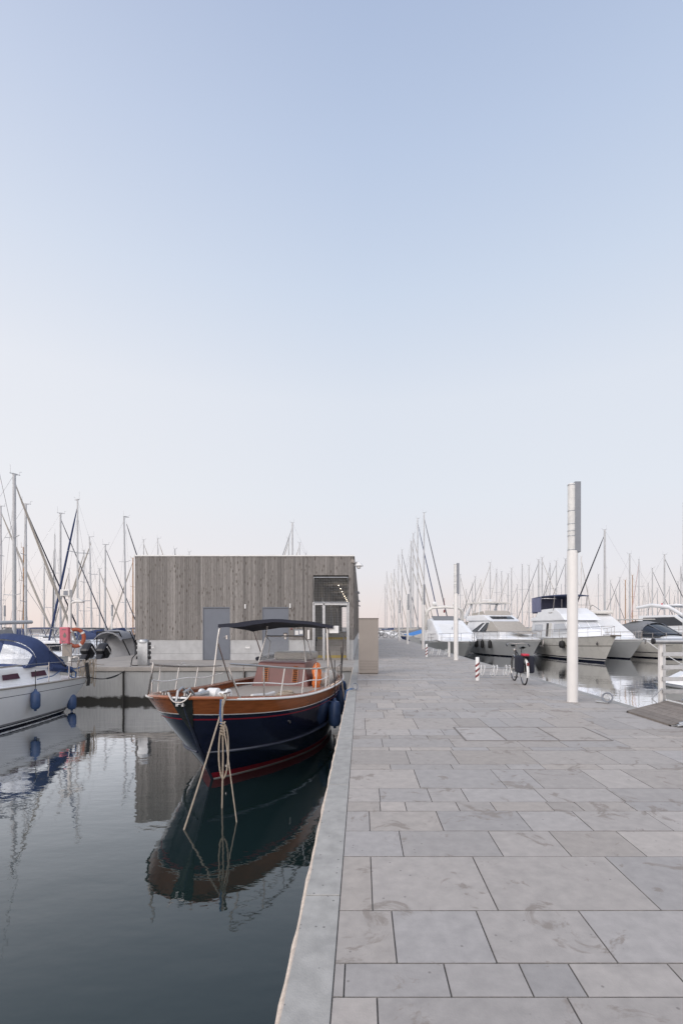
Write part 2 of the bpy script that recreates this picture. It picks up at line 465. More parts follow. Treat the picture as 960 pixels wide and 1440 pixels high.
# ================================================================== SETTING
def flat(name, x0, x1, y0, y1, z, m, n=1):
    b = MB(); b.poly([(x0, y0, z), (x1, y0, z), (x1, y1, z), (x0, y1, z)])
    return struct(b.build(name, m, recalc=False))
flat('water', -1500, 1500, -60, 4000, ZW, 'water')

XL, XR, YEND = -.31, 4.95, 172.       # quay edges
# body of the quay, and the wide platform the building stands on
b = MB(); b.box(XL + .03, XR - .01, -6, YEND, -3, -.05, 0); b.box(-12.25, XL + .035, 18.2, 62, -3, -.003, 0)
q = struct(b.build('quay_wall', 'quaywall'))
b = MB(); b.box(-12.25, XL + .2, 18.15, 62, -.16, 0, 0)                    # platform slab with its nosing
struct(b.build('platform', 'platform', bevel=.012))
b = MB(); b.box(-8.95, -8.91, 18.12, 18.21, -1.6, -.165); b.box(-4.4, -4.36, 18.12, 18.21, -1.6, -.165)
struct(b.build('wall_joint', 'dark_gap'))
# bedding below the slabs
b = MB(); b.box(XL + .19, XR - .02, -2, YEND - .2, -.05, -.011, 0)
struct(b.build('paving_bed', 'joint'))
# limestone slabs: rows of 0.2, 0.4 and 0.6 m, joints at random
b = MB(); g = .0022; XS = -.118
NEAR = [(1.358, 1.558, [.5, 1.2]), (1.558, 1.958, [.063, .832, 1.6]), (1.958, 2.156, [-.072, .366, .70, .92, 1.36, 1.9]), (2.156, 2.556, [.159, .605, 1.145, 1.75]),
        (2.556, 3.158, [.06, .724, 1.586, 2.3]), (3.158, 3.554, [.276, .929, 1.374, 1.867, 2.6]),
        (3.554, 3.938, [.063, .606, 1.26, 1.71, 2.3, 2.9]), (3.938, 4.146, [.156, .37, .805, 1.1, 1.575, 1.82, 2.25, 2.8])]
rows = list(NEAR); y = 4.146
depths = [.35, .6, .19, .58, .17, .46, .2, .4, .86]
i = 0
while y < YEND - .7:
    d = depths[i] if i < len(depths) else R.choice([.2, .2, .4, .4, .4, .6])
    i += 1
    js = []; x = XS + R.uniform(.08, .7)
    while x < XR - .55:
        js.append(x); x += R.choice([.34, .45, .55, .62, .7, .8, .9]) * (1.0 if d > .3 else .85) + R.uniform(-.03, .03)
    rows.append((y, y + d, js)); y += d
def slab(x0, x1, y0, y1, ti, dz=0.):
    c = .0022; t = dz; lo = t - .007
    x0 += .0014; x1 -= .0014; y0 += .0016; y1 -= .0016
    k = len(b.v)
    b.v += [(x0, y0, lo), (x1, y0, lo), (x1, y1, lo), (x0, y1, lo), (x0 + c, y0 + c, t), (x1 - c, y0 + c, t), (x1 - c, y1 - c, t), (x0 + c, y1 - c, t)]
    b.face((k + 4, k + 5, k + 6, k + 7), 0, False, ti)
    for a in range(4): b.face((k + a, k + (a + 1) % 4, k + 4 + (a + 1) % 4, k + 4 + a), 1, False, ti)
CV = (1.378, 3.31, 6.37, 7.23)         # access covers are let into the paving here
for y0, y1, js in rows:
    e = [XS] + js
    if e[-1] < XR - 1.0:
        x = e[-1]
        while x < XR - 1.0: x += R.choice([.45, .62, .8]); e.append(x)
    e.append(XR)
    for xa, xb in zip(e, e[1:]):
        ti = min(1, max(0, R.gauss(.5, .22)))
        if R.random() < .05: ti = R.choice([.02, .95])
        slab(xa, xb, y0, y1, ti, R.uniform(-.0012, .0008))
pav = struct(b.build('paving', ['slab', 'joint'], recalc=False))
# coping stones along the harbour edge
b = MB(); y = -3.
while y < 172:
    ln = 1.9 if y < 60 else 6
    b.box(XL, XS - .002, y + .004, y + ln - .004, -.22, .002, 0, R.random(), ch=.004 if y < 40 else 0); y += ln
struct(b.build('kerb_stones', 'coping'))
b = MB()
pts = []
y = .6
while y < 18.15:
    pts.append((XL - .004 + R.uniform(-.003, .003), y, -.012 + R.uniform(-.004, .004))); y += .12
b.tube(pts, [.014 + R.uniform(-.003, .005) for _ in pts], 6)
struct(b.build('kerb_edge', 'sealant'))
b = MB(); y = -3.
while y < 172:
    b.box(XR + .001, XR + .2, y + .004, y + 2.4, -.24, .001, 0, R.random(), ch=.01 if y < 40 else 0); y += 2.404
struct(b.build('kerb_line', 'coping'))
# expansion joint: a pale metal strip across the quay
b = MB(); b.box(XS, XR, 13.78, 13.86, -.004, .003)
struct(b.build('pavement_joint_strip', 'concrete'))
# far breakwater
b = MB()
rows_ = []
for i in range(81):
    x = -520 + i * 13; h = 1.1 + R.uniform(-.35, .35)
    rows_.append([(x, 330, ZW - .5), (x, 334 + R.uniform(-1, 1), h * .6), (x, 337, h), (x, 345, h), (x, 352, ZW)])
b.grid(rows_, 0, False)
struct(b.build('breakwater_hill', 'rock'))

# access cover set in the paving
t = thing('access_cover', 'steel framed three-leaf access cover filled with slabs in the paving', 'access cover', (0, 0, 0))
b = MB()
x0, x1, y0, y1 = CV
for a in ((x0, x1, y0 - .012, y0 + .012), (x0, x1, y1 - .012, y1 + .012), (x0 - .012, x0 + .012, y0, y1), (x1 - .012, x1 + .012, y0, y1)): b.box(*a, -.01, .0042)
for xx in (1.92, 2.62): b.box(xx - .007, xx + .007, y0 + .013, y1 - .013, -.01, .0036)
b.build('frame', 'tandark', t)
for xa, xb in ((x0, 1.92), (1.92, 2.62), (2.62, x1)):
    b = MB(); b.box(xa + .016, xb - .014, y0 + .016, y1 - .016, -.008, .0026, 0, R.random()); b.build('leaf', 'slab', t)
    
# ================================================================== BUILDING
bd = thing('harbour_building', 'flat-roofed harbour building clad in weathered vertical timber boards on a concrete plinth', 'building', (0, 22, 0))
BX0, BX1, BZ0, BZ1, BD = -10.29, -.36, .92, 4.74, 36.   # local y from 0 (front) to BD
OPX0, OPX1, OPZ = -2.2, -.58, 3.86                       # corridor opening at the quay end
D1 = (X(286, 22), X(322.7, 22), 2.37); D2 = (X(369.6, 22), X(405, 22), 2.37)
# core (felt behind boards)
b = MB()
b.box(BX0 + .03, OPX0 - .12, .03, BD, .0, BZ1 - .05)
b.box(OPX0 - .12, BX1 - .02, .03, 3.0, OPZ + .12, BZ1 - .05)
b.box(OPX0 - .12, BX1 - .02, 3.0, BD, OPZ + .02, BZ1 - .05)
b.build('wall_core', 'dark_gap', bd)
# boards
def boards(run0, run1, zf, put):
    x = run0
    while x < run1 - .02:
        wd = min(R.choice([.075, .095, .12, .12, .145]), run1 - x)
        z0, z1 = zf((x + wd / 2))
        ti = min(1, max(0, R.gauss(.5, .24))); pr = R.uniform(0, .014)
        if R.random() < .12 and z1 - z0 > 2:
            zm = R.uniform(z0 + .8, z1 - .8); put(x, x + wd, z0, zm - .002, ti, pr); put(x, x + wd, zm + .002, z1, min(1, max(0, ti + R.uniform(-.3, .3))), pr)
        else: put(x, x + wd, z0, z1, ti, pr)
        x += wd
b = MB()
def front(x0, x1, z0, z1, ti, pr): b.box(x0 + .003, x1 - .003, -.012 - pr, .028, z0, z1, 0, ti)
def zfront(x):
    for d in (D1, D2):
        if d[0] - .02 < x < d[1] + .02: return d[2] + .04, BZ1 - .02
    if OPX0 < x < OPX1: return OPZ, BZ1 - .02
    return BZ0, BZ1 - .02
cuts = sorted([BX0, D1[0] - .02, D1[1] + .02, D2[0] - .02, D2[1] + .02, OPX0, OPX1, BX1])
for a, c in zip(cuts, cuts[1:]): boards(a, c, zfront, front)
b.build('front_cladding', 'wood', bd, recalc=False)
b = MB()
def side(y0, y1, z0, z1, ti, pr): b.box(BX1 - .02, BX1 + .02 + pr, y0 + .003, y1 - .003, z0, z1, 0, ti)
slots = [(5.2, 7.2), (9.4, 11.4), (13.6, 15.6), (17.8, 19.8), (24, 27)]
def zside(yy):
    for s0, s1 in slots:
        if s0 < yy < s1: return 3.35, BZ1 - .02
    return BZ0, BZ1 - .02
cut = sorted([.04, BD] + [v for s_ in slots for v in s_])
for a, c in zip(cut, cut[1:]): boards(a, c, zside, side)
b.build('side_cladding', 'wood', bd, recalc=False)
# plinth
b = MB()
for a, c in ((BX0 + .06, D1[0] - .03), (D1[1] + .03, D2[0] - .03), (D2[1] + .03, OPX0 - .02)):
    b.box(a, c, 0, .03, 0, .29, 0); b.box(a, c, .003, .03, .297, BZ0 - .003, 0)
b.box(BX0 + 2.0, BX0 + 2.012, -.002, .01, .297, BZ0 - .004, 0)
b.box(OPX1 + .02, BX1 - .02, .0, BD, 0, BZ0 - .003)
b.build('plinth', 'concrete', bd)
b = MB(); b.box(BX0 - .04, BX1 + .05, -.05, BD, BZ1 - .02, BZ1 + .035); b.build('roof', 'whitepaint', bd)
for d in (D1, D2):
    b = MB(); b.box(d[0], d[1], .004, .028, .012, d[2] - .01); dr = b.build('door', 'slate', bd)
    b = MB()
    b.box(d[0] - .025, d[0], -.02, .12, 0, d[2]); b.box(d[1], d[1] + .025, -.02, .12, 0, d[2]); b.box(d[0] - .025, d[1] + .025, -.03, .12, d[2], d[2] + .04)
    b.build('door_frame', 'slate', dr)
    b = MB(); hx = d[1] - .13; b.tube([(hx, .0, 1.05), (hx, -.055, 1.05), (hx - .14, -.055, 1.05)], .014, 8); b.box(hx - .03, hx + .03, -.008, .0035, .95, 1.12)
    b.build('handle', 'steel', dr)
# recessed plinth lights, little bulkhead tubes, sign, reader
for px in (213.5, 348):
    x = X(px, 22); b = MB(); b.box(x - .14, x + .14, -.012, .01, .48, .68); pl = b.build('plinth_lamp', 'galv', bd)
    b = MB(); b.box(x - .10, x + .10, -.016, -.0125, .56, .60); b.build('lamp_slot', 'whitepaint', pl)
for px, py in ((345, 853), (408, 852)):
    x, z = X(px, 22), Z(py, 22); b = MB(); b.box(x - .03, x + .03, -.07, -.02, z - .1, z + .1, ch=.01); b.build('wall_lamp', 'whitepaint', bd)
x, z = X(420.5, 22), Z(879, 22)
b = MB(); b.box(x - .24, x + .24, -.045, -.03, z - .075, z + .075); sg = b.build('sign', 'whitepaint', bd)
b = MB(); b.box(x - .21, x + .21, -.049, -.0455, z + .03, z + .065); b.box(x - .2, x - .13, -.049, -.0455, z - .06, z + .02); b.box(x + .13, x + .2, -.049, -.0455, z - .06, z + .02); b.box(x - .1, x + .1, -.049, -.0455, z - .05, z - .035)
b.build('sign_print', 'signblue', sg)
x, z = X(420.5, 22), Z(890, 22)
b = MB(); b.box(x - .22, x + .22, -.09, -.03, z - .13, z + .15, ch=.01); rd = b.build('card_reader', 'postgrey', bd)
b = MB(); b.box(x - .17, x - .02, -.096, -.0905, z - .09, z + .1); b.box(x + .03, x + .18, -.096, -.0905, z - .05, z + .11); b.build('reader_panel', 'lens', rd)
x, z = X(410, 22), Z(884.5, 22)
b = MB(); b.lathe([(.035, 0), (.04, .03), (.02, .05)], (x, -.03, z), 12, mtx=Matrix.Rotation(PI / 2, 4, 'X')); b.build('alarm_button', 'redwhite', bd)
x = X(434, 22); b = MB(); b.box(x - .05, x + .05, -.09, -.02, Z(899, 22), Z(886, 22), ch=.01); b.build('wall_box', 'post', bd)
# corridor behind the opening
CF = 1.0
b = MB(); b.box(OPX0, OPX1, 2.0, BD, CF - .1, CF); b.build('corridor_floor', 'platform', bd)
b = MB()
yy = 1.9
boards(.03, 30, lambda y_: (CF, OPZ + .1), lambda y0, y1, z0, z1, ti, pr: b.box(OPX0 - .02, OPX0 + pr, y0 + .003, y1 - .003, z0, z1, 0, ti))
b.build('corridor_cladding', 'wood', bd, recalc=False)
b = MB()
boards(OPX0, OPX1 + .1, lambda x_: (0, 1), lambda x0, x1, z0, z1, ti, pr: b.box(x0 + .002, x1 - .002, .05, BD - .5, OPZ + .01, OPZ + .025, 0, ti))
b.build('corridor_ceiling', 'wood', bd, recalc=False)
for yy in (4.2, 12, 20):
    b = MB(); b.box(OPX0 + .015, OPX0 + .06, yy, yy + 1.0, CF, CF + 2.1); b.build('corridor_door', 'slate', bd)
for k in range(9):
    yy = 4.6 + k * 2.3
    b = MB(); b.lathe([(.05, 0), (.055, .03), (.03, .05)], (-1.25, yy, OPZ - .045), 12); cl = b.build('ceiling_lamp', 'postgrey', bd)
    b = MB(); b.lathe([(.012, 0), (.026, .016), (.028, .03)], (-1.25, yy, OPZ - .085), 10); b.build('bulb', 'lamp', cl)
for yy in (5, 11, 17, 23):
    pl_ = bpy.data.lights.new('corridor_light', 'POINT'); pl_.energy = 12; pl_.color = (1, .86, .7); pl_.shadow_soft_size = .12
    po_ = bpy.data.objects.new('corridor_light', pl_); COL.objects.link(po_); po_.location = (-1.25, 22 + yy, OPZ - .22); po_.parent = bd; po_.location = (-1.25, yy, OPZ - .7)
# steps with yellow nosings
for k in range(5):
    b = MB(); b.box(OPX0 + .05, OPX1 - .02, .12 + .36 * k, 2.0, CF * k / 5 if k else .004, CF * (k + 1) / 5); st = b.build('step', 'platform', bd)
    if k in (0, 4):
        b = MB(); b.box(OPX0 + .06, OPX1 - .03, .112 + .36 * k, .18 + .36 * k, CF * (k + 1) / 5 - .10, CF * (k + 1) / 5 + .003); b.build('nosing', 'yellow', st)
# side flood lamp and fixtures on the quay side of the building
b = MB()
fz = Z(794, 22.4)
b.tube([(BX1 + .02, .25, fz + .08), (BX1 + .2, .2, fz + .06)], .05, 10); b.lathe([(.02, .12), (.08, .08), (.14, .0), (.2, -.08), (.21, -.10), (.10, -.115), (.09, -.2), (.03, -.23)], (BX1 + .24, .15, fz), 18)
fl = b.build('flood_lamp', 'whitepaint', bd)
b = MB(); b.box(BX1 - .12, BX1 + .04, -.05, .06, fz + .02, fz + .17, ch=.02); b.build('lamp_bracket', 'tan', fl)
for yy in (7.5, 17, 26):
    b = MB(); b.box(BX1 + .02, BX1 + .22, yy, yy + .1, 3.62, 3.68); b.box(BX1 + .14, BX1 + .26, yy - .03, yy + .13, 3.54, 3.62, ch=.02); b.build('side_lamp', 'postgrey', bd)

# security gate of galvanised frames with wire mesh, in front of the corridor
gt = thing('security_gate', 'galvanised mesh security gate closing the corridor steps of the building', 'gate', (0, 21.9, 0))
gx0, gx1 = X(441, 21.9), X(489, 21.9)
def frame(x0, x1, z0, z1, r, name, mesh_step=.075, ox=0.):
    b = MB(); b.tube([(x0, 0, z0), (x0, 0, z1), (x1, 0, z1), (x1, 0, z0)], r, 8, closed=True); f = b.build(name, 'galv', gt)
    b = MB(); x = x0 + mesh_step
    while x < x1 - .02: b.tube([(x, 0, z0), (x, 0, z1)], .0042, 4, caps=False); x += mesh_step
    z = z0 + mesh_step
    while z < z1 - .02: b.tube([(x0, .006, z), (x1, .006, z)], .0042, 4, caps=False); z += mesh_step
    b.build('wire_mesh', 'galv', f)
    return f
frame(gx0, gx1, 2.62, 3.75, .035, 'upper_panel')
frame(gx0 + .04, gx0 + .42, .1, 2.5, .03, 'side_panel')
leaf = frame(gx0 + .5, gx1 - .03, .1, 2.48, .03, 'gate_leaf')
b = MB(); b.box(gx0 + .52, gx0 + .62, -.05, .03, 1.0, 1.22, ch=.01); b.tube([(gx0 + .57, -.05, 1.1), (gx0 + .57, -.1, 1.1), (gx0 + .7, -.1, 1.1)], .012); b.build('lock', 'postgrey', leaf)
b = MB()
for x in (gx0 + .46, gx1 + .03, gx0 - .02): b.box(x - .03, x + .03, -.03, .03, 0, 2.62)
b.box(gx0 - .02, gx1 + .02, -.03, .03, 2.5, 2.58)
b.build('gate_post', 'galv', gt)

# tan service cabinet on the quay
cb = thing('service_cabinet', 'tall plain tan metal service cabinet standing at the corner of the building', 'cabinet', (.228, 15.45, 0))
b = MB(); b.box(-.315, .315, 0, .6, .03, 1.76, ch=.006); b.build('cabinet_body', 'tan', cb)
b = MB(); b.box(-.325, .325, -.012, .62, 1.76, 1.79); b.build('lid', 'tandark', cb)
b = MB(); b.box(-.29, .29, .03, .57, .0, .03); b.build('base', 'tandark', cb)
b = MB()
for k in range(4): b.box(-.29, .29, -.006, 0, .14 + k * .09, .146 + k * .09)
b.build('louvre_line', 'tandark', cb)

# ================================================================== QUAY FURNITURE
def lamp_post(x, y, label):
    t = thing('lamp_post', label, 'lamp post', (x, y, 0), 0, 'white lamp posts along the quay')
    b = MB(); b.lathe([(.106, .0), (.106, .012), (.103, .014), (.103, 3.02), (.1, 3.03)], n=28); b.build('pole', 'post', t)
    b = MB(); b.box(.015, .135, -.085, .085, 3.0, 4.41, ch=.008); hd = b.build('lamp_box', 'postgrey', t)
    b = MB(); b.box(.04, .11, .086, .1, 3.1, 4.3); b.build('box_cover', 'galv', hd)
    b = MB(); b.lathe([(.078, 3.03), (.078, 4.37), (.06, 4.385)], (-.02, -.01, 0), 22); ln = b.build('lens_tube', 'lens', t)
    for z in (3.04, 3.32, 3.42, 3.56, 3.82, 4.34):
        b = MB(); b.lathe([(.08, z), (.083, z + .008), (.08, z + .016)], (-.02, -.01, 0), 22); b.build('ring', 'galv', ln)
    return t
lp = lamp_post(4.24, 9.72, 'nearest and largest white cylindrical lamp post, before the bike and yachts')
dup(lp, (4.30, 22.0, 0), 0, 'white lamp post standing beside the second row of bike rack rings')
dup(lp, (4.19, 32.9, 0), 0, 'white lamp post third along the quay, in front of tall masts')
dup(lp, (4.05, 42.5, 0), 0, 'white lamp post fourth along the quay, far off before beige sail covers')
dup(lp, (4.10, 52.5, 0), 0, 'smallest white lamp post on the quay, farthest toward its end')
# lamp posts on other piers, partly behind boats
for x, y, h, lb in ((X(6, 62), 62, 0, 'small lamp post among the sailing boats at the picture edge, dark head'), (X(157, 60), 60, 0, 'small lamp post between masts beside the timber building'),
                    (X(910, 72), 72, 0, 'distant lamp post rising above the grey canopied yacht')):
    d = dup(lp, (x, y, ZW + 1.2), 0, lb, 'lamp posts on the other piers')
# tall one at the picture edge
d = dup(lp, (19.24, 28.8, 4.55), 0, 'lamp head just entering at the picture edge above the moored yachts', 'lamp posts on the other piers')
for c in list(d.children):
    if c.name.startswith('pole'):
        b = MB(); b.lathe([(.103, -5.85), (.103, 3.02), (.1, 3.03)], n=28); n_ = b.build('pole', 'post', d); bpy.data.objects.remove(c)

def bollard(x, y, label):
    t = thing('bollard', label, 'bollard', (x, y, 0), 0, 'red and white bollards')
    b = MB(); b.lathe([(.055, 0), (.055, .64), (.045, .655)], n=16); b.build('bollard_post', 'whitepaint', t)
    b = MB()
    for z in (.12, .27, .42):
        rows_ = []
        for j in range(17):
            a = 2 * PI * j / 16; s = .05 * math.cos(a)
            rows_.append([(.0565 * math.cos(a), .0565 * math.sin(a), z + s), (.0565 * math.cos(a), .0565 * math.sin(a), z + .065 + s)])
        b.grid(rows_, 0)
    b.build('stripe', 'redwhite', t, recalc=False)
    return t
bo = bollard(3.26, 13.6, 'red and white striped bollard beside the near bike rack')
dup(bo, (3.27, 24.3, 0), 0, 'small red and white striped bollard in front of the arched white yacht')
def rack(x, y, label):
    t = thing('bike_rack', label, 'bike rack', (x, y, 0), 0, 'low bike racks with wheel rings')
    b = MB(); b.tube([(0, 0, .0), (0, 0, .3), (1.05, 0, .3), (1.05, 0, 0)], .018, 8); b.tube([(0, .0, .08), (1.05, 0, .08)], .014, 8); b.build('rack_frame', 'galv', t)
    for k in range(3):
        for o in (-.05, .05):
            b = MB(); cx = .16 + k * .37 + o; b.tube([(cx + .04 * math.sin(a * .393), .2 * math.cos(a * .393) * .6, .22 + .16 * math.sin(a * .393)) for a in range(16)], .012, 6, closed=True); b.build('wheel_ring', 'whitepaint', t)
    return t
ra = rack(3.36, 14.2, 'low steel bike rack of white rings ending at the parked bicycle')
dup(ra, (3.4, 24.6, 0), 0, 'second smaller low bike rack with rings, by the farther striped bollard')
b = MB(); b.box(-.05, .05, -.05, .05, 0, .75, ch=.01); o = b.build('marker_post', 'post', loc=(4.42, 24.4, 0)); tag(o, 'short square white post right by the second lamp post', 'post')
o['label'] = 'short square white post beside the second lamp post'

def bicycle(label, loc, rz, bags=True, group=None, cover=None):
    t = thing('bicycle', label, 'bicycle', loc, rz, group)
    W = .345
    for x in (0, 1.06):
        b = MB(); b.tube([(x + W * math.cos(a * PI / 16), 0, W + W * math.sin(a * PI / 16)) for a in range(32)], .018, 8, closed=True); wh = b.build('wheel', 'blackrub', t)
        b = MB(); b.tube([(x + .318 * math.cos(a * PI / 16), 0, W + .318 * math.sin(a * PI / 16)) for a in range(32)], .01, 6, closed=True); b.build('rim', 'steel', wh)
        b = MB()
        for a in range(18): b.tube([(x, .015 * (-1) ** a, W), (x + .315 * math.cos(a * PI / 9), 0, W + .315 * math.sin(a * PI / 9))], .0018, 3, caps=False)
        b.tube([(x, -.05, W), (x, .05, W)], .022, 8)
        b.build('spokes', 'steel', wh)
    b = MB()
    bbk = (.44, 0, .30); st = (.28, 0, .80); hd = (.86, 0, .86); hb = (.89, 0, .68)
    b.tube([bbk, st], .017); b.tube([bbk, hb], .02); b.tube([(.34, 0, .62), hd], .017); b.tube([hb, hd], .02)
    for y in (-.06, .06):
        b.tube([(0, y, W), (bbk[0], y * .6, bbk[2])], .009); b.tube([(0, y, W), (.29, y * .3, .74)], .009); b.tube([hb, (.96, y, .62), (1.06, y, W)], .011)
    b.tube([(.44, -.07, .3), (.44, .07, .3)], .025)
    b.tube([(0.42, .09, .3), (.30, .1, .18)], .01); b.tube([(.46, -.09, .3), (.6, -.1, .42)], .01); b.box(.25, .34, .09, .18, .165, .185); b.box(.56, .65, -.18, -.09, .41, .43)
    b.build('bike_frame', 'black', t)
    b = MB(); b.tube([st, (.25, 0, .92)], .013); b.build('seat_post', 'steel', t)
    b = MB(); b.grid([[(x, -w_, z), (x, 0, z + .035), (x, w_, z)] for x, w_, z in ((.1, .08, .96), (.16, .105, .965), (.25, .08, .955), (.34, .03, .945), (.42, .02, .94))]); b.grid([[(x, -w_, z), (x, 0, z - .03), (x, w_, z)] for x, w_, z in ((.1, .08, .96), (.16, .105, .965), (.25, .08, .955), (.34, .03, .945), (.42, .02, .94))], flip=True); b.build('saddle', 'black', t)
    b = MB(); b.tube([(.86, 0, .86), (.83, 0, 1.02)], .014); b.tube([(.62, -.3, .99), (.72, -.29, 1.03), (.84, -.18, 1.06), (.86, 0, 1.04), (.84, .18, 1.06), (.72, .29, 1.03), (.62, .3, .99)], .012); hb_ = b.build('handlebar', 'steel', t)
    for s in (-1, 1):
        b = MB(); b.tube([(.60, s * .3, .985), (.71, s * .292, 1.025)], .018); b.build('grip', 'black', hb_)
    for x, nm in ((0, 'rear_mudguard'), (1.06, 'front_mudguard')):
        b = MB(); a0, a1 = (20, 200) if x == 0 else (60, 190)
        rows_ = [[(x + rr * math.cos(a), y, W + rr * math.sin(a)) for y, rr in ((-.03, .366), (0, .378), (.03, .366))] for a in [math.radians(a0 + (a1 - a0) * i / 14) for i in range(15)]]
        b.shell(rows_, .004); b.build(nm, 'whitepaint' if x == 0 else 'steel', t)
    b = MB(); b.box(-.26, .3, -.06, .06, .735, .75); b.tube([(-.2, .06, .74), (0, .07, W)], .007); b.tube([(-.2, -.06, .74), (0, -.07, W)], .007); b.build('rear_carrier', 'black', t)
    if bags:
        for s in (-1, 1):
            b = MB(); b.box(-.24, .17, s * .05, s * .21, .32, .76, ch=.075); pn = b.build('pannier', 'navycloth', t)
            b = MB(); b.box(-.225, -.20, s * .10, s * .13, .42, .72); b.build('strap', 'postgrey', pn)
        b = MB(); b.box(-.2, .0, -.085, .085, .755, .815, ch=.03); b.build('red_bag', 'redcloth', t)
    b = MB(); b.box(-.385, -.36, -.03, .03, .52, .60, ch=.008); b.build('tail_lamp', 'redwhite', t)
    b = MB(); b.box(.95, 1.02, -.04, .04, .82, .9, ch=.02); b.build('headlamp', 'steel', t)
    return t
bicycle('black bicycle with dark panniers and a red bag, parked at the rack', (4.22, 12.55, 0), math.radians(86))
bk = bicycle('dark bicycle leaning far down the quay near its end', (2.2, 66, 0), math.radians(8), False, 'bicycles parked far down the quay')
bk['label'] = 'bicycle parked far down the quay just past the tan cabinet'
dup(bk, (3.3, 67, 0), math.radians(174), 'bicycle parked far down the quay, middle of three')
dup(bk, (4.1, 65, 0), math.radians(15), 'bicycle parked far down the quay, closest to the water')

def ring(name, label, loc, rz, rope):
    t = thing(name, label, 'mooring ring', loc, rz)
    b = MB(); b.box(-.17, .02, -.03, .03, .003, .028, ch=.006); b.box(-.03, .03, -.02, .02, .02, .09, ch=.008); b.build('base', 'galv', t)
    b = MB(); b.tube([(.0 + .075 * math.cos(a * PI / 10), .02 * math.sin(a * PI / 10), .10 + .075 * math.sin(a * PI / 10)) for a in range(20)], .014, 8, closed=True); b.build('ring', 'postgrey', t)
    if rope:
        b = MB(); b.tube([(-.02, 0, .05), (-.1, .01, .04), (-.2, .0, .01), (-.24, .0, -.12), (-.25, 0, -.22)], .022, 8); b.build('lashing', 'bluerope', t)
    return t
ring('mooring_ring', 'steel mooring ring with blue lashing on the edge beside the wooden boat', (-.15, 11.4, 0), .3, True)
ring('mooring_ring', 'plain steel mooring ring on the quay edge beside the gangway', (4.83, 9.5, 0), -.8, False).scale = (1.25, 1.25, 1.15)

# gangway at the picture edge
gw = thing('gangway', 'grey slatted timber gangway ramp laid over the quay edge', 'gangway', (0, 0, 0))
b = MB()
x0, x1, z0, z1 = 4.66, 5.36, .03, .21
n_ = 7
for k in range(n_):
    a, c = k / n_, (k + .93) / n_
    P = lambda f: (x0 + (x1 - x0) * f, z0 + (z1 - z0) * f)
    (xa, za), (xb, zb) = P(a), P(c)
    b.prism([(xa, za - .03), (xb, zb - .03), (xb, zb), (xa, za)], 7.28, 8.5, 'Y', 0, R.random())
b.build('ramp_boards', 'plank', gw)
b = MB(); b.prism([(x0, -.0), (x1, .14), (x1, .17), (x0, .02)], 7.27, 7.33, 'Y'); b.prism([(x0, -.0), (x1, .14), (x1, .17), (x0, .02)], 8.45, 8.51, 'Y'); b.tube([(4.75, 7.24, .05), (5.5, 7.22, .22)], .022, 8); b.tube([(4.7, 7.20, .03), (5.5, 7.18, .15)], .018, 8); b.build('ramp_frame', 'galv', gw)
b = MB(); b.box(x1 + .005, x1 + .035, 7.3, 8.5, .16, .222); b.build('edge_bar', 'whitepaint', gw)
b = MB()
for k in range(14): b.box(x1 + .045 + k * .17, x1 + .205 + k * .17, 7.3, 8.55, .165, .205, 0, R.random())
b.build('walkway_boards', 'plank', gw)
b = MB(); b.tube([(x1, 8.56, .0), (x1 + 2.5, 8.56, .0)], .05); b.build('walkway_beam', 'galv', gw)
rl = thing('gangway_railing', 'white posted railing with five grey bars along the gangway', 'railing', (0, 0, 0))
b = MB(); b.box(5.29, 5.345, 8.58, 8.63, .1, 1.24); b.build('railing_post', 'post', rl)
b = MB(); b.box(5.346, 5.40, 8.585, 8.625, .1, 1.24); b.build('post_backing', 'galv', rl)
b = MB(); b.tube([(5.18, 8.56, 1.25), (8.2, 8.56, 1.25)], .048, 12); b.build('handrail', 'galv', rl)
b = MB(); b.lathe([(.05, 0), (.053, .03), (.02, .04)], (5.18, 8.56, 1.25), 14, mtx=Matrix.Rotation(-PI / 2, 4, 'Y')); b.build('handrail_cap', 'black', rl)
for z in (1.02, .79, .58, .36):
    b = MB(); b.box(5.33, 8.2, 8.545, 8.575, z - .035, z + .035); b.box(5.33, 5.37, 8.54, 8.544, z - .02, z + .02); b.build('rail', 'galv', rl)
b = MB(); b.tube([(5.31, 8.54, .42), (5.10, 8.5, .24), (5.22, 8.45, .12)], .009, 6); b.build('bent_rod', 'galv', rl)
b = MB(); b.tube([(5.6, 8.6, .1), (6.4, 8.6, .55)], .05, 8); b.build('brace', 'galv', rl)
b = MB()
for k in range(4): b.tube([((.05 + .012 * k) * math.cos(a * PI / 8) + .03 * k, .05 * math.sin(a * PI / 8 + k), .085 + .02 * k + (.07 - .008 * k) * math.sin(a * PI / 8)) for a in range(16)], .016, 7, closed=True)
b.tube([(-.05, .0, .03), (-.08, -.1, .02), (.1, -.2, .02)], .022, 8)
o = b.build('coiled_hose', 'redcloth', loc=(5.34, 7.85, .21)); tag(o, 'coil of red hose lying on the gangway boards', 'hose')

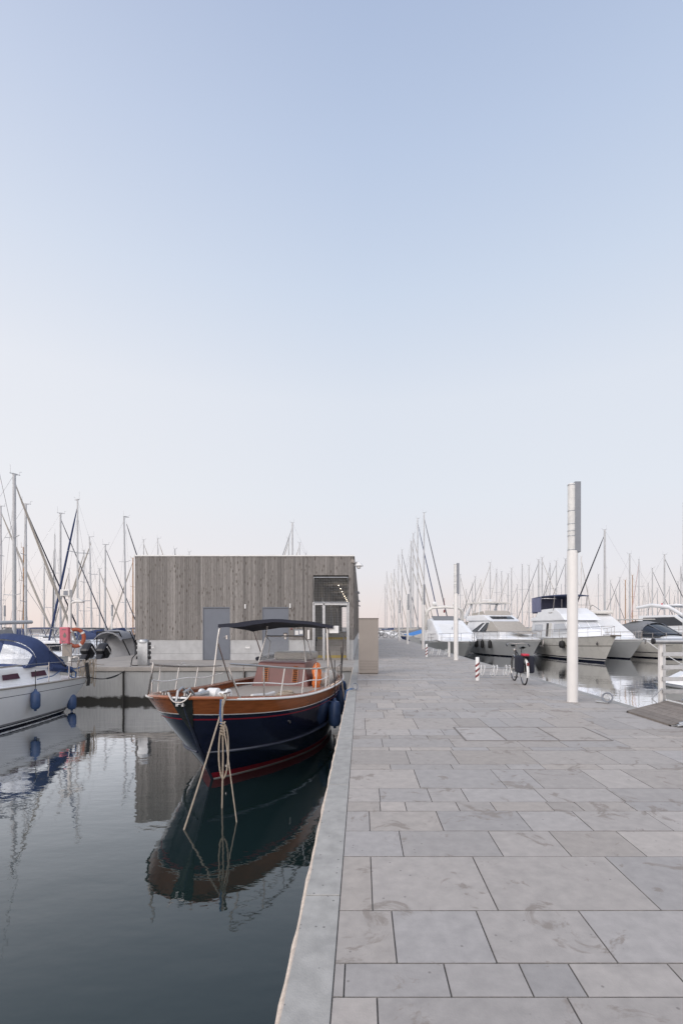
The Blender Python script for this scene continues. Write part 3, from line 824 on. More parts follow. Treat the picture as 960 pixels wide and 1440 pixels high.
# lifebuoy station by the platform edge
ls = thing('lifebuoy_station', 'beige post with a faded red box, camera housing and notice board', 'lifebuoy station', (X(98.5, 20.4), 20.4, 0))
b = MB(); b.box(-.05, .05, -.05, .05, 0, 2.8); b.lathe([(.12, .003), (.12, .02), (.05, .03)], n=12); b.build('post', 'post', ls)
b = MB(); b.box(-.32, .06, -.22, -.06, .80, 1.5, ch=.03); bx = b.build('faded_box', 'pinkbox', ls)
b = MB(); b.prism([(-.13, 1.06), (-.05, 1.06), (-.02, 1.16), (-.09, 1.28), (-.16, 1.16)], -.226, -.2205); b.box(-.2, -.06, -.226, -.2205, .9, .93); b.box(-.2, -.06, -.226, -.2205, 1.38, 1.41); b.build('box_emblem', 'tandark', bx)
b = MB(); b.box(-.28, .12, -.09, -.06, .28, .78); b.build('notice_board', 'tan', ls)
b = MB(); b.box(-.36, .05, -.12, .1, 2.8, 3.08, ch=.02); cm = b.build('camera_housing', 'post', ls)
b = MB(); b.box(-.2, -.02, -.128, -.1205, 2.84, 3.02); b.build('housing_window', 'postgrey', cm)
b = MB(); b.tube([(0, 0, 2.5), (.2, 0, 2.55)], .035); b.box(.15, .58, -.1, .1, 2.53, 2.62, ch=.03); b.prism([(.2, 2.62), (.34, 2.72), (.52, 2.62)], -.06, .06); b.build('flood_lamp', 'post', ls)
lr = thing('lifebuoy', 'faded orange lifebuoy with pale bands hanging on the beige post', 'lifebuoy', (X(106.5, 20.5), 20.5, Z(897, 20.5)), .5)
b = MB(); b.tube([(.30 * math.cos(a * PI / 14), 0, .36 * math.sin(a * PI / 14)) for a in range(28)], .08, 10, closed=True); b.build('buoy_ring', 'redring', lr)
for q_ in range(4):
    b = MB(); a0 = q_ * PI / 2 + .6; b.tube([(.30 * math.cos(a0 + d_), 0, .36 * math.sin(a0 + d_)) for d_ in (-.12, 0, .12)], .083, 10); b.build('band', 'whitepaint', lr)

# service pedestals and clutter on the platform edge
def pedestal(x, y, label):
    t = thing('service_pedestal', label, 'power pedestal', (x, y, 0), 0, 'dockside power pedestals')
    b = MB(); b.box(-.2, .2, -.12, .12, .0, .92, ch=.03); b.lathe([(.2, .9), (.2, .96), (.15, 1.02)], n=16); b.build('cabinet', 'galv', t)
    for z in (.3, .5, .7, .85):
        for s in (-1, 1):
            b = MB(); b.box(s * .2, s * .27, -.06, .06, z - .06, z + .06, ch=.015); b.build('socket', 'black', t)
    b = MB(); b.tube([(-.22, -.1, .5), (-.35, -.2, .3), (-.4, -.2, .05), (-.3, -.25, .02), (-.1, -.3, .02)], .02, 6); b.tube([(.22, -.1, .6), (.33, -.2, .45), (.3, -.2, .3)], .015, 6); b.build('cable', 'blackrub', t)
    return t
pedestal(X(202, 18.9), 18.9, 'stainless power pedestal with black sockets at the platform edge beside the plinth')
o = MB(); o.box(-.2, .22, -.03, .03, .004, .03); o.tube([(-.1, 0, .03), (-.02, 0, .13), (.05, 0, .03)], .02, 6)
o = o.build('cleat', 'galv', loc=(X(262, 19.3), 19.0, 0)); tag(o, 'small mooring cleat on the platform before the first slate door', 'cleat')
o = MB(); o.tube([(0, 0, 0), (0, 0, .28), (.03, 0, .33), (.25, 0, .36), (.28, 0, .33), (.28, 0, 0)], .022, 8)
o = o.build('ladder_handrail', 'steel', loc=(X(107, 18.9), 18.6, 0)); tag(o, 'small bent steel ladder handrail at the platform edge below the lifebuoy', 'handrail')
# ================================================================== BOATS
class Hull:
    """Waterplane hull: every level u (0 waterline, 1 sheer) has its own plan shape. x aft 0 -> bow L, y to port, z up."""
    def __init__(s, L, B, sheer, rake=.9, bwl=.8, tm=.45, a=(1.8, 3.2), e=(1., .65), stern=.75, stern_wl=.5, sternrake=0., flare=1.6, bulge=0.):
        s.__dict__.update(locals())
    def sheerz(s, x): return s.sheer(max(0, min(1, x / s.L)))
    def half(s, t, u):
        uu = max(0, min(1, u)) ** s.flare
        ub = max(0, min(1, u))
        Bu = s.B * (s.bwl + (1 - s.bwl) * (ub ** .8))
        st = s.stern_wl + (s.stern - s.stern_wl) * ub
        if t > s.tm:
            q = (t - s.tm) / (1 - s.tm)
            a = s.a[0] + (s.a[1] - s.a[0]) * uu; e = s.e[0] + (s.e[1] - s.e[0]) * uu
            f = max(0, 1 - q ** a) ** e
        else:
            q = (s.tm - t) / s.tm; f = 1 - (1 - st) * q ** 2
        if u < 0: f *= max(.05, 1 + u * .9)
        return Bu * f
    def xs(s, u): return s.sternrake * (1 - max(0, u)) if s.sternrake > 0 else -s.sternrake * u
    def P(s, t, u, side=1, off=0.):
        xe = s.L - s.rake * (1 - max(-.3, min(1, u))) ** 1.0
        x0 = s.xs(u)
        x = x0 + t * (xe - x0)
        z = u * s.sheer(max(0, min(1, x / s.L))) if u >= 0 else u * .8
        return Vector((x, side * (s.half(t, u) + off), z))
    def t_of(s, x, u=1.):
        xe = s.L - s.rake * (1 - u); x0 = s.xs(u)
        return (x - x0) / (xe - x0)
    def mesh(s, us, bands, n=26, deck=.0, deck_mi=0, deck_u=None):
        b = MB()
        ts = [1 - (1 - i / n) ** 1.7 for i in range(n + 1)]
        rows = []
        for u in us:
            rows.append([s.P(t, u, 1) for t in ts] + [s.P(t, u, -1) for t in reversed(ts[:-1])])
        b.grid(rows, band=bands, flip=True)
        # transom
        b.grid([[r[-1], r[0]] for r in rows], band=bands, sm=False, flip=True)
        # deck
        du = us[-1] if deck_u is None else deck_u
        dr = []
        for t in ts:
            p = s.P(t, du, 1); q = s.P(t, du, -1); c = (p + q) / 2; c.z += .03 * (p.y - q.y) / 2
            dr.append([p, (p + c) / 2, c, (q + c) / 2, q])
        b.grid(dr, deck_mi)
        if deck_u is not None:                       # inside of the bulwark
            pass
        return b
    def rail(s, x0, x1, side, dz, inset, n=16):
        return [tuple(s.P(s.t_of(x0 + (x1 - x0) * i / n), 1, side, -inset) + Vector((0, 0, dz))) for i in range(n + 1)]

def house(b, prof, hw, mi=None, taper_top=.85, z0=0, z1=1, front=None, mi_side=0):
    """Solid between two mirrored side walls. prof: (x, z) polygon; hw(x, z) half width; mi per profile edge."""
    n = len(prof); k = len(b.v)
    for sd in (1, -1):
        for x, z in prof: b.v.append((x, sd * hw(x, z), z))
    b.face(range(k, k + n), mi_side, False); b.face(reversed(range(k + n, k + 2 * n)), mi_side, False)
    for i in range(n):
        j = (i + 1) % n
        b.face((k + i, k + n + i, k + n + j, k + j), (mi[i] if mi else 0), False)
def side_panels(b, poly, hw, off=.012, th=.02, sides=(1, -1), mi=0):
    for sd in sides:
        k = len(b.v); n = len(poly)
        for o in (off, off - th):
            for x, z in poly: b.v.append((x, sd * (hw(x, z) + o), z))
        b.face(range(k, k + n), mi, False); b.face(reversed(range(k + n, k + 2 * n)), mi, False)
        for i in range(n):
            j = (i + 1) % n; b.face((k + i, k + n + i, k + n + j, k + j), mi, False)
def front_panel(b, xa, za, xb, zb, ya, yb, off=.015, mi=0, split=0):
    """panel on a raked front: bottom edge at (xa, za) half width ya, top edge (xb, zb) half width yb"""
    d = Vector((xb - xa, 0, zb - za)).normalized(); nn = Vector((d.z, 0, -d.x)) * off
    segs = [(-1, 1)] if not split else [(-1 + 2 * i / split + .03, -1 + 2 * (i + 1) / split - .03) for i in range(split)]
    for s0, s1 in segs:
        P = [Vector((xa, ya * s0, za)), Vector((xa, ya * s1, za)), Vector((xb, yb * s1, zb)), Vector((xb, yb * s0, zb))]
        k = len(b.v)
        b.v += [tuple(p + nn) for p in P] + [tuple(p - nn) for p in P]
        b.face((k, k + 1, k + 2, k + 3), mi); b.face((k + 7, k + 6, k + 5, k + 4), mi)
        for i in range(4):
            j = (i + 1) % 4; b.face((k + i, k + 4 + i, k + 4 + j, k + j), mi)
def heading(hx, hy): return math.atan2(hy, hx)

def rails(H, par, xs, dz=.62, inset=.1, r=.014, name='guard_rail', mid=True, step=1.1, pulpit=True, x_open=None):
    b = MB()
    for sd in (1, -1):
        p = H.rail(xs[0], xs[1], sd, dz, inset); b.tube(p, r, 6)
        if mid: b.tube(H.rail(xs[0], xs[1], sd, dz * .5, inset), r * .6, 5)
        k = max(2, int((xs[1] - xs[0]) / step))
        for i in range(k + 1):
            x = xs[0] + (xs[1] - xs[0]) * i / k
            a = H.P(H.t_of(x), 1, sd, -inset); b.tube([a, a + Vector((0, 0, dz))], r * .85, 6)
    if pulpit:
        a = H.rail(xs[1], xs[1], 1, dz, inset, 1)[0]; c = H.rail(xs[1], xs[1], -1, dz, inset, 1)[0]
        m = ((a[0] + c[0]) / 2 + abs(a[1] - c[1]) * .45, 0, a[2] + .03)
        b.tube([a, ((a[0] + m[0]) / 2 + .05, a[1] * .75, a[2] + .015), m, ((a[0] + m[0]) / 2 + .05, c[1] * .75, a[2] + .015), c], r, 6)
    return b.build(name, 'steel', par)

# ------------------------------------------------------------------ sailing boats
def sailboat(label, x, y, mh, L, rz, group, hullm='white', cover=None, furl='beigecloth', mastm='alu', stripe='navystem', mr=.085, mf=.42, near=False, hood=None, lean=0., furl_r=.055, spread=2):
    """mast stands at (x, y); mf = distance mast to bow as a share of L"""
    t = thing('sailing_boat', label, 'sailing boat', (x, y, ZW), rz, group)
    B = L * .155; x0 = -L * (1 - mf)
    H = Hull(L, B, lambda q: L * (.092 + .03 * q * q), rake=L * .07, bwl=.86, tm=.42, a=(1.7, 2.1), e=(1., .9), stern=.72, stern_wl=.55, sternrake=-.3)
    b = H.mesh([-.25, 0., .07, .13, .80, .86, 1.], [1, 2, 0, 0, 2, 0], n=14 if near else 9)
    for i, v in enumerate(b.v): b.v[i] = (v[0] + x0, v[1], v[2])
    b.build('hull', [hullm, 'navyhull', stripe], t)
    zd = H.sheerz(L * .5)
    def hw(xx, z): return B * (.62 - .10 * (z - zd) / .45) * (1 - .45 * max(0, (xx - x0) / L - .45) / .4)
    b = MB()
    pf = [(x0 + .2 * L, zd - .05), (x0 + .82 * L, zd + .02), (x0 + .74 * L, zd + .22), (x0 + .6 * L, zd + .38), (x0 + .24 * L, zd + .46), (x0 + .2 * L, zd + .46)]
    house(b, pf, hw); cr = b.build('coachroof', 'white', t, bevel=.05 if near else 0)
    b = MB(); side_panels(b, [(x0 + .36 * L, zd + .16), (x0 + .62 * L, zd + .14), (x0 + .58 * L, zd + .30), (x0 + .36 * L, zd + .34)], hw); b.build('cabin_window', 'window', cr)
    # mast with spreaders and masthead gear
    zt = mh; zb = zd + .35
    b = MB(); b.tube([(0, 0, zb), (lean * .3, 0, zt * .5), (lean, 0, zt)], [mr * 1.05, mr, mr * .82], 10, flat=.75)
    for k in range(spread):
        z = zb + (zt - zb) * (k + 1) / (spread + 1.1); s_ = B * (.62 - .1 * k)
        b.tube([(-.12, s_, z + .06), (0, 0, z), (-.12, -s_, z + .06)], .024, 5)
    b.tube([(-.25, 0, zt + .03), (.32, 0, zt + .03)], .022, 5); b.tube([(-.2, 0, zt), (-.22, 0, zt + .55)], .01, 4); b.tube([(.28, 0, zt), (.3, 0, zt + .22), (.42, 0, zt + .24)], .012, 4)
    if near: b.box(-.1, .16, -.04, .04, zt - .02, zt + .06)
    b.build('mast', mastm, t)
    # standing rigging
    xb = L * mf - .15; zs = H.sheerz(L * .97)
    b = MB(); wr = .008
    b.tube([(x0 + .1, 0, zd + .1), (0, 0, zt)], wr, 4)
    for sd in (1, -1):
        pz = zb + (zt - zb) * .9; z1 = zb + (zt - zb) / (spread + 1.1)
        b.tube([(-.15, sd * B * .85, zd), (-.12, sd * B * .62, z1 + .06), (0, 0, pz)], wr, 4)
        b.tube([(.1, sd * B * .8, zd), (0, 0, z1)], wr, 4)
    b.tube([(xb, 0, zs + .1), (0.02, 0, zt * .97)], wr, 4)
    b.build('rigging', 'wire', t)
    if furl:
        n = 9; b = MB()
        p = [Vector((xb, 0, zs + .35)).lerp(Vector((.06, 0, zt * .95)), i / n) for i in range(n + 1)]
        b.tube(p, [furl_r * (.5 + 1.1 * math.sin(PI * (.12 + .55 * (1 - i / n)))) if i < n else .02 for i in range(n + 1)], 8)
        b.build('furled_sail', furl, t)
    zbm = zd + 1.05; bl = L * .42
    b = MB(); b.tube([(-.1, 0, zbm), (-bl, 0, zbm + .12)], .06, 8); bm_ = b.build('boom', mastm, t)
    if cover:
        b = MB(); n = 10; rows_ = []
        for i in range(n + 1):
            q = i / n; hgt = (.52 * (1 - q) ** 1.5 + .2) * (1 + .1 * math.sin(q * 9)); xx = -.06 - bl * q; zz = zbm + .12 * q
            rows_.append([(xx, .09, zz - .06), (xx, .13, zz + .06), (xx, .06, zz + hgt * .75), (xx, 0, zz + hgt), (xx, -.06, zz + hgt * .75), (xx, -.13, zz + .06), (xx, -.09, zz - .06), (xx, .09, zz - .06)])
        b.grid(rows_); b.build('sail_cover', cover, bm_)
    if hood:
        b = MB(); xa = x0 + .24 * L; rows_ = []
        for xx, hz in ((xa + .9, .42), (xa + .6, .85), (xa + .1, 1.15), (xa - .5, 1.2)):
            rows_.append([(xx, B * .6 * math.cos(a * PI / 8), zd + .2 + (hz - .2) * math.sin(a * PI / 8) ** .6) for a in range(9)])
        b.shell(rows_, .02); b.build('sprayhood', hood, t)
    if near:
        for i in (1,):
            b = MB()
            for sd in (1, -1):
                f = lambda xx, dz: Vector((xx + x0, 0, 0)) + H.P(H.t_of(xx), 1, sd, -.08) * 1 + Vector((-xx, 0, dz)) + Vector((H.P(H.t_of(xx), 1, sd).x * 0, 0, 0))
                pts_ = []
                for i_ in range(13):
                    xx = .3 + (L - .5) * i_ / 12; p = H.P(H.t_of(xx), 1, sd, -.08); pts_.append((p.x + x0, p.y, p.z + .62))
                    b.tube([(p.x + x0, p.y, p.z), (p.x + x0, p.y, p.z + .62)], .012, 5)
                b.tube(pts_, .012, 5); b.tube([(p_[0], p_[1], p_[2] - .3) for p_ in pts_], .006, 4)
            b.build('guard_rail', 'steel', t)
    return t

def dist_for(top, H): return 680 * (H - 1.5) / (882 - top)
GL = 'sailing boats crowding the basin beyond the lifebuoy post'
GB = 'sailing boats behind the timber building'
GQ = 'sailing boats berthed along the far quay'
GR = 'sailing boats beyond the motor yachts'
ALL_SAIL = []
def put(px, top, Hm, label, group, rz, L=None, xo=None, **kw):
    d = xo * 680 / (px - 508) if xo else dist_for(top, Hm)
    Hm = 1.5 + (882 - top) * d / 680
    o = sailboat(label, X(px, d), d, Hm - ZW, L or min(12.5, max(8.5, (Hm - ZW) * .8)), rz, group, **kw)
    ALL_SAIL.append(o); return o
r0 = lambda a: math.radians(a)
# basin beyond the lifebuoy post (photo pixels of the mast head give bearing and height)
put(20, 667, 10.6, 'tallest thick grey mast with furled beige sail, nearest sailing boat past the sprayhood', GL, r0(62), mr=.115, furl='beigecloth', furl_r=.05, cover='greycloth', near=True)
put(36, 709, 10.4, 'sailing boat with grey mast and long dark navy furled forestay, behind the tallest mast', GL, r0(22), mr=.095, furl='navycloth', furl_r=.032, cover='bluecloth', near=True)
put(77, 752, 10.5, 'slim mast just short of the navy crossing stays, with twin grey forestays', GL, r0(125), furl='greycloth', near=False)
put(85, 722, 11.2, 'sailing boat whose dark forestay runs down across the lifebuoy station', GL, r0(40), furl='navystem', furl_r=.03, near=True)
put(109, 703, 10.4, 'sailing boat with a navy furled sail and bright blue hanging boom cover', GL, r0(150), furl='bluecloth', furl_r=.05, cover='bluecloth', mr=.075, near=True)
put(129, 755, 10.6, 'pale mast leaning slightly, between the blue boom cover and the dark outboards', GL, r0(175), lean=.25)
put(118, 774, 10.6, 'short distant mast just past the blue boom cover', GL, r0(165))
put(148, 766, 9.6, 'sailing boat with grey mast and dark forestay above the grey hooded inflatable', GL, r0(30), furl='navystem', furl_r=.03, cover='bluecloth', near=True, mr=.075)
put(177, 727, 11.4, 'tall pale mast leaning beside the corner of the timber building', GL, r0(60), furl='navystem', furl_r=.04, lean=-.2, near=True, cover='bluecloth')
put(187, 785, 10.2, 'short mast with a brownish tint at the very corner of the timber building', GL, r0(170), mastm='mastwood')
put(33, 770, 10., 'sailing boat with a varnished brown wooden mast among grey ones', GL, r0(10), mastm='mastwood', furl=None, mr=.07)
put(1, 712, 11.5, 'sailing boat cut by the picture edge, thin wires and half a mast', GL, r0(12))
put(62, 792, 10., 'low thin mast in the gap between the brown and the navy stayed masts', GL, r0(20))
put(97, 800, 10., 'low far mast in the narrow gap below the camera housing', GL, r0(160))
put(140, 800, 10., 'low far mast next to the leaning pale mast', GL, r0(10))
# behind the building only the mast heads show
put(202, 759, 15.0, 'mast head with a stay peeping over the roof by the roof corner', GB, r0(0), L=12)
put(223, 757, 15.2, 'second mast head peeping over the roof from the roof corner', GB, r0(4), L=12, lean=-.15)
put(246, 772, 14.4, 'very short mast head showing as a dark stub over the roof', GB, r0(0), L=11, mastm='alu_dark')
put(266, 776, 14., 'shortest mast tip barely over the roof, next to the dark stub', GB, r0(0), L=11)
put(411, 735, 15.9, 'tallest mast rising over the middle of the flat roof, with furled sail', GB, r0(182), L=12.5, mr=.12, furl='alu_dark')
put(406, 757, 15.6, 'lower mast close beside the tallest one over the roof', GB, r0(182), L=12, mr=.1)
put(421, 763, 15.2, 'mast with thin backstay over the roof, past the tallest one', GB, r0(184), L=12)
put(430, 778, 14.6, 'tiny mast tip over the roof above the corridor', GB, r0(180), L=11)
# along the far quay, stern to the quay edge
k = 0
QL = [(596, 721, 'tallest mast of the quay row, nearest boat, dark stay running to the arched yacht', dict(furl='navystem', mr=.1, cover='greycloth')),
      (587, 729, 'second tall mast of the quay row with a blue and white furled sail', dict(furl='bluecloth', mr=.1, cover='beigecloth')),
      (581, 750, 'grey mast third in the quay row, tight beside a broad one', dict(mr=.09)),
      (578, 761, 'broad pale grey mast in the middle of the quay row', dict(mr=.14, cover='beigecloth')),
      (576, 783, 'short thin mast half hidden by the broad pale mast', dict()),
      (565, 773, 'mast with a long dark stay in the middle of the quay row', dict(furl='navystem', mr=.1)),
      (560, 781, 'mast with spreaders before the last quay lamp post', dict(mr=.1)),
      (554, 801, 'slim mast toward the end of the quay row', dict(mr=.1, cover='bluecloth')),
      (550, 806, 'beige broad mast near the end of the quay row', dict(mr=.17, mastm='post')),
      (543.5, 804, 'grey mast last but one in the quay row', dict(mr=.12)),
      (541, 822, 'lowest and farthest mast of the quay row, above the parked bicycles', dict(mr=.11))]
for px, top, lb, kw in QL:
    put(px, top, 16, lb, GQ, r0(R.choice([0, 2, -3])), xo=9.8, L=9., mf=.5, **kw)
# low boats at the foot of the quay row: blue hull and covered ones are carried by the boats above
# beyond the motor yachts
RR = [(647, 808, 12, {}), (655, 829, 11, {}), (664, 820, 11, dict(furl='navystem', rz=135)), (668, 811, 11.5, {}), (676, 815, 11, dict(mastm='post', mr=.13)), (689, 791, 12, {}), (698, 801, 12, {}), (705, 804, 11.5, dict(furl=None)),
      (714, 807, 11, {}), (719, 799, 12, {}), (734, 794, 12.5, dict(mr=.11)), (743.5, 795, 12, dict(rz=135)), (757, 787, 12.5, dict(furl='navystem', rz=140, mr=.13)), (762, 784, 12.6, dict(mr=.12)), (773, 792, 12, dict(furl='navystem', rz=218)),
      (782, 789, 12, dict(rz=142)), (795, 786, 12.4, dict(furl='navycloth', rz=135, mr=.13)), (817, 783, 12.6, dict(mastm='post', mr=.11)), (841, 808, 11, {}), (850, 745, 13.6, dict(furl='navycloth', rz=142, mr=.15, furl_r=.06)),
      (858, 816, 11, dict(furl='navystem', rz=2)), (879, 816, 10.6, dict(mastm='mastwood', furl=None)), (885, 779, 12.4, dict(mr=.11)), (889, 809, 10.6, dict(mastm='mastwood', furl=None, rz=20)), (898, 787, 12, dict(furl='pinkfurl', furl_r=.03)),
      (917, 799, 11.6, dict(furl='navystem', mr=.1)), (924, 827, 10.5, {}), (934, 780, 12.4, dict(furl='navycloth', mr=.12)), (941, 825, 10.6, {}), (957, 797, 11.8, dict(mr=.12)),
      (651, 845, 10.5, {}), (684, 838, 10.5, {}), (727, 822, 11, {}), (749, 820, 11, {}), (768, 818, 11, {}), (789, 822, 11, {}), (826, 826, 10.8, {}), (866, 832, 10.6, {}), (905, 830, 10.6, {}), (948, 838, 10.4, {}), (871, 812, 11, {}), (911, 820, 11, {}), (953, 818, 11, {})]
NOTE = {676: 'beige mast between the arched yacht and the flybridge yacht', 689: 'tallest mast left standing clear over the stern of the flybridge yacht', 757: 'dark stayed mast close before the blue curtained yacht', 762: 'clear pale mast above the gap between flybridge yacht and blue curtained yacht',
        795: 'mast with navy furled sail just before the nearest lamp post', 817: 'beige mast just past the nearest lamp post', 850: 'tallest and thickest mast beyond the yachts, dark furled sail toward the lamp post',
        879: 'shorter of two brown wooden masts above the grey canopied yacht', 885: 'tall grey mast standing between the two brown wooden masts', 889: 'brown wooden mast next to the tall grey one above the grey canopied yacht',
        898: 'mast with a pale pink furled forestay', 934: 'tall mast with a navy furled sail above the gangway railing', 957: 'mast at the picture edge above the gangway railing', 734: 'plain grey mast above the bow of the flybridge yacht', 743.5: 'plain grey mast over the blue marker between flybridge and curtained yachts',
        664: 'mast with a dark slanting stay beside the second lamp post', 858: 'low mast with dark stay just past the thickest mast', 917: 'mast with a dark stay beside the distant lamp post'}
NOTE[689] = 'tall mast standing clear over the stern of the flybridge yacht'
for px, top, Hm, kw in RR:
    kw = dict(kw); rz = kw.pop('rz', R.choice([38, -42, 140, 222, 30, 150]))
    kw.setdefault('mr', .09); kw.setdefault('furl_r', .03)
    if 'furl' not in kw: kw['furl'] = R.choice(['greycloth', 'beigecloth', None])
    d = dist_for(top, Hm)
    if d < 63: Hm = 1.5 + (882 - top) * 64 / 680
    zone = 'over the flybridge yacht' if px < 750 else 'around the blue curtained yacht' if px < 830 else 'over the grey canopied yacht'
    put(px, top, Hm, NOTE.get(px, 'thin plain grey mast in the crowd of masts ' + zone), GR, r0(rz), cover=R.choice([None, 'bluecloth', 'greycloth', 'beigecloth']), **kw)

# ------------------------------------------------------------------ motor yachts
def yacht_base(label, bow, hd, L, B, sheer, hullm, stripe=None, boot='navyhull', rake=1.3, group='motor yachts moored off the quay', stern=.85, tm=.4, us=None, bands=None):
    hd = Vector((*hd, 0)).normalized(); st = Vector((bow[0], bow[1], 0)) - hd * L
    t = thing('motor_yacht', label, 'motor yacht', (st.x, st.y, ZW), heading(hd.x, hd.y), group)
    H = Hull(L, B, sheer, rake=rake, bwl=.86, tm=tm, a=(1.8, 2.4), e=(1., .85), stern=stern, stern_wl=.8, flare=1.3)
    us = us or [-.25, 0., .06, .09, .55, .9, 1.]; bands = bands or [1, 1, 0, 0, 0, 2]
    b = H.mesh(us, bands, n=22, deck_mi=2); b.build('hull', [hullm, boot, 'white', stripe or 'tandark'], t)
    b = MB()
    for sd in (1, -1): b.tube([H.P(i / 24, 1, sd, .01) for i in range(25)], .035, 6)
    b.build('rub_rail', 'whitepaint', t)
    return t, H
def fender(x, y, z, label, m='blackrub', r=.13, h=.5, group=None, rope_up=.4):
    t = thing('fender', label, 'fender', (x, y, z), 0, group)
    b = MB(); b.lathe([(.03, h / 2 + .07), (.045, h / 2 + .01), (r * .75, h / 2 - .02), (r, h / 2 - r * .7), (r * 1.03, 0), (r, -h / 2 + r * .7), (r * .75, -h / 2 + .02), (.04, -h / 2), (.03, -h / 2 - .05)], n=18); b.build('fender_body', m, t)
    b = MB(); b.tube([(0, 0, h / 2 + .06), (0.0, 0, h / 2 + rope_up)], .011, 6); b.build('lanyard', 'blackrub', t)
    return t
def on_hull(t, H, x, u, sd, off):
    p = H.P(H.t_of(x, u), u, sd, off); return Matrix.Translation(t.location) @ Matrix.Rotation(t.rotation_euler.z, 4, 'Z') @ Vector((p.x * t.scale.x, p.y * t.scale.y, p.z * t.scale.z))
def crown(t, H, x0, x1, z_aft, z_fwd, w=.72, m='white', name='foredeck'):
    """raised coach deck forward, rounded across"""
    b = MB(); rows_ = []
    for i in range(13):
        q = i / 12; x = x0 + (x1 - x0) * q; hb = H.half(H.t_of(x), 1) * w; zs = H.sheerz(x) - .02; zt = z_aft + (z_fwd - z_aft) * q ** 1.2
        rows_.append([(x, hb * math.cos(a * PI / 12), zs + (zt - zs) * math.sin(a * PI / 12) ** .55) for a in range(13)])
    b.grid(rows_); b.face([len(b.v) - 13 + i for i in range(13)], 0); return b.build(name, m, t)

# A: flybridge yacht with beige covers
tA, HA = yacht_base('white flybridge motor yacht with beige windscreen cover and hardtop, behind the bicycle', (15.95, 43), (.22, -.975), 13, 2.05, lambda q: 1.55 + .18 * q * q, 'greyhull', rake=1.5)
tA.scale = (1, 1.12, 1)
crown(tA, HA, 6.5, 12.2, 2.45, 1.75, .8)
hwA = lambda x, z: 1.76 * (1 - .16 * max(0, z - 2.2)) * (1 - .16 * max(0, (x - 5.5) / 3.5))
b = MB(); pf = [(1.2, 1.5), (8.7, 1.6), (8.6, 2.4), (6.9, 3.42), (5.2, 3.62), (1.6, 3.5), (1.2, 2.2)]
house(b, pf, hwA); wh = b.build('deckhouse', 'white', tA, bevel=.06)
b = MB(); front_panel(b, 8.62, 2.42, 6.98, 3.38, 1.44, 1.3, .03); b.build('windscreen_cover', 'beigecloth', wh, bevel=.02)
for sd in (1, -1):
    b = MB(); side_panels(b, [(6.3, 2.40), (8.6, 2.42), (6.98, 3.38), (6.5, 3.34)], hwA, .03, sides=(sd,)); b.build('window_cover', 'beigecloth', wh)
    b = MB(); side_panels(b, [(3.0, 2.35), (6.2, 2.40), (6.3, 3.3), (5.0, 3.25)], hwA, sides=(sd,)); b.build('side_window', 'window', wh)
b = MB(); side_panels(b, [(4.6, 2.4), (4.9, 2.4), (5.9, 3.25), (5.6, 3.25)], hwA, .03); b.build('window_pillar', 'white', wh)
hwF = lambda x, z: 1.6 * (1 - .05 * (z - 3.5)) * (1 - .1 * max(0, x - 4) / 3)
b = MB(); house(b, [(1.4, 3.5), (6.9, 3.45), (5.3, 4.08), (5.1, 4.12), (1.4, 4.05)], hwF); fb = b.build('flybridge', 'white', tA, bevel=.05)
b = MB(); front_panel(b, 6.45, 3.66, 5.75, 3.93, 1.12, 1.1, .02, split=2); b.build('roof_hatch', 'window', fb)
b = MB(); front_panel(b, 5.32, 4.08, 4.9, 4.55, 1.3, 1.15, .02); side_panels(b, [(2.2, 4.06), (5.3, 4.08), (4.9, 4.5), (2.2, 4.3)], lambda x, z: 1.32); b.build('flybridge_cover', 'beigecloth', fb)
b = MB(); rows_ = [[(x, y, 5.34 + .1 * math.cos(y / 1.5 * 1.4) - .02 * abs(x - 3) ** 2) for y in (-1.65, -1.3, -.6, 0, .6, 1.3, 1.65)] for x in (1.6, 2.2, 3., 3.8, 4.5)]
b.shell([r[::-1] for r in rows_], .15); ht = b.build('hardtop', 'white2', tA)
for s_ in (-1, 1):
    b = MB(); b.tube([(.9, s_ * 1.45, 3.9), (1.7, s_ * 1.42, 4.7), (2.2, s_ * 1.35, 5.3)], [.26, .19, .16], 8, flat=.6); b.build('arch_pillar', 'white', tA)
    b = MB(); b.tube([(3.9, s_ * 1.28, 4.1), (4.2, s_ * 1.3, 5.3)], .09, 8); b.build('arch_pillar', 'white', tA)
b = MB(); b.lathe([(.2, 0), (.24, .1), (.2, .24), (.08, .32)], (2.6, .5, 5.45), 14); b.tube([(2.4, -.6, 5.4), (2.4, -.6, 6.2)], .02, 5); b.tube([(3, 0, 5.4), (3, 0, 5.8)], .03, 6); b.tube([(2.9, -.5, 5.8), (3.0, .5, 5.8)], .05, 6); b.build('radar', 'whitepaint', tA)
b = MB(); b.box(.2, 1.3, -1.6, 1.6, 1.6, 3.4, ch=.06); b.build('cockpit_cover', 'beigecloth', tA)
rails(HA, tA, (5.0, 12.3), .72, .12, .016)
b = MB(); side_panels(b, [(10.2, 1.05), (10.6, 1.08), (10.6, 1.2), (10.2, 1.18)], lambda x, z: HA.half(HA.t_of(x, .7), .7), .02); b.build('porthole', 'window', tA)
b = MB(); rows_ = []
for i in range(7):
    x = 8.9 + i * .35; rows_.append([(x, y, 2.42 - .2 * (x - 8.9) / 1.8 - .05 * y * y + .03) for y in (-.8, -.4, 0, .4, .8)])
b.shell([r[::-1] for r in rows_], .05); b.build('sunpad', 'beigecloth', tA)
b = MB(); b.tube([(13.0, 0, 1.78), (13.35, 0, 1.72), (13.3, 0, 1.3)], .05, 6); b.box(13.0, 13.3, -.12, .12, 1.1, 1.25); b.build('anchor', 'steel', tA)
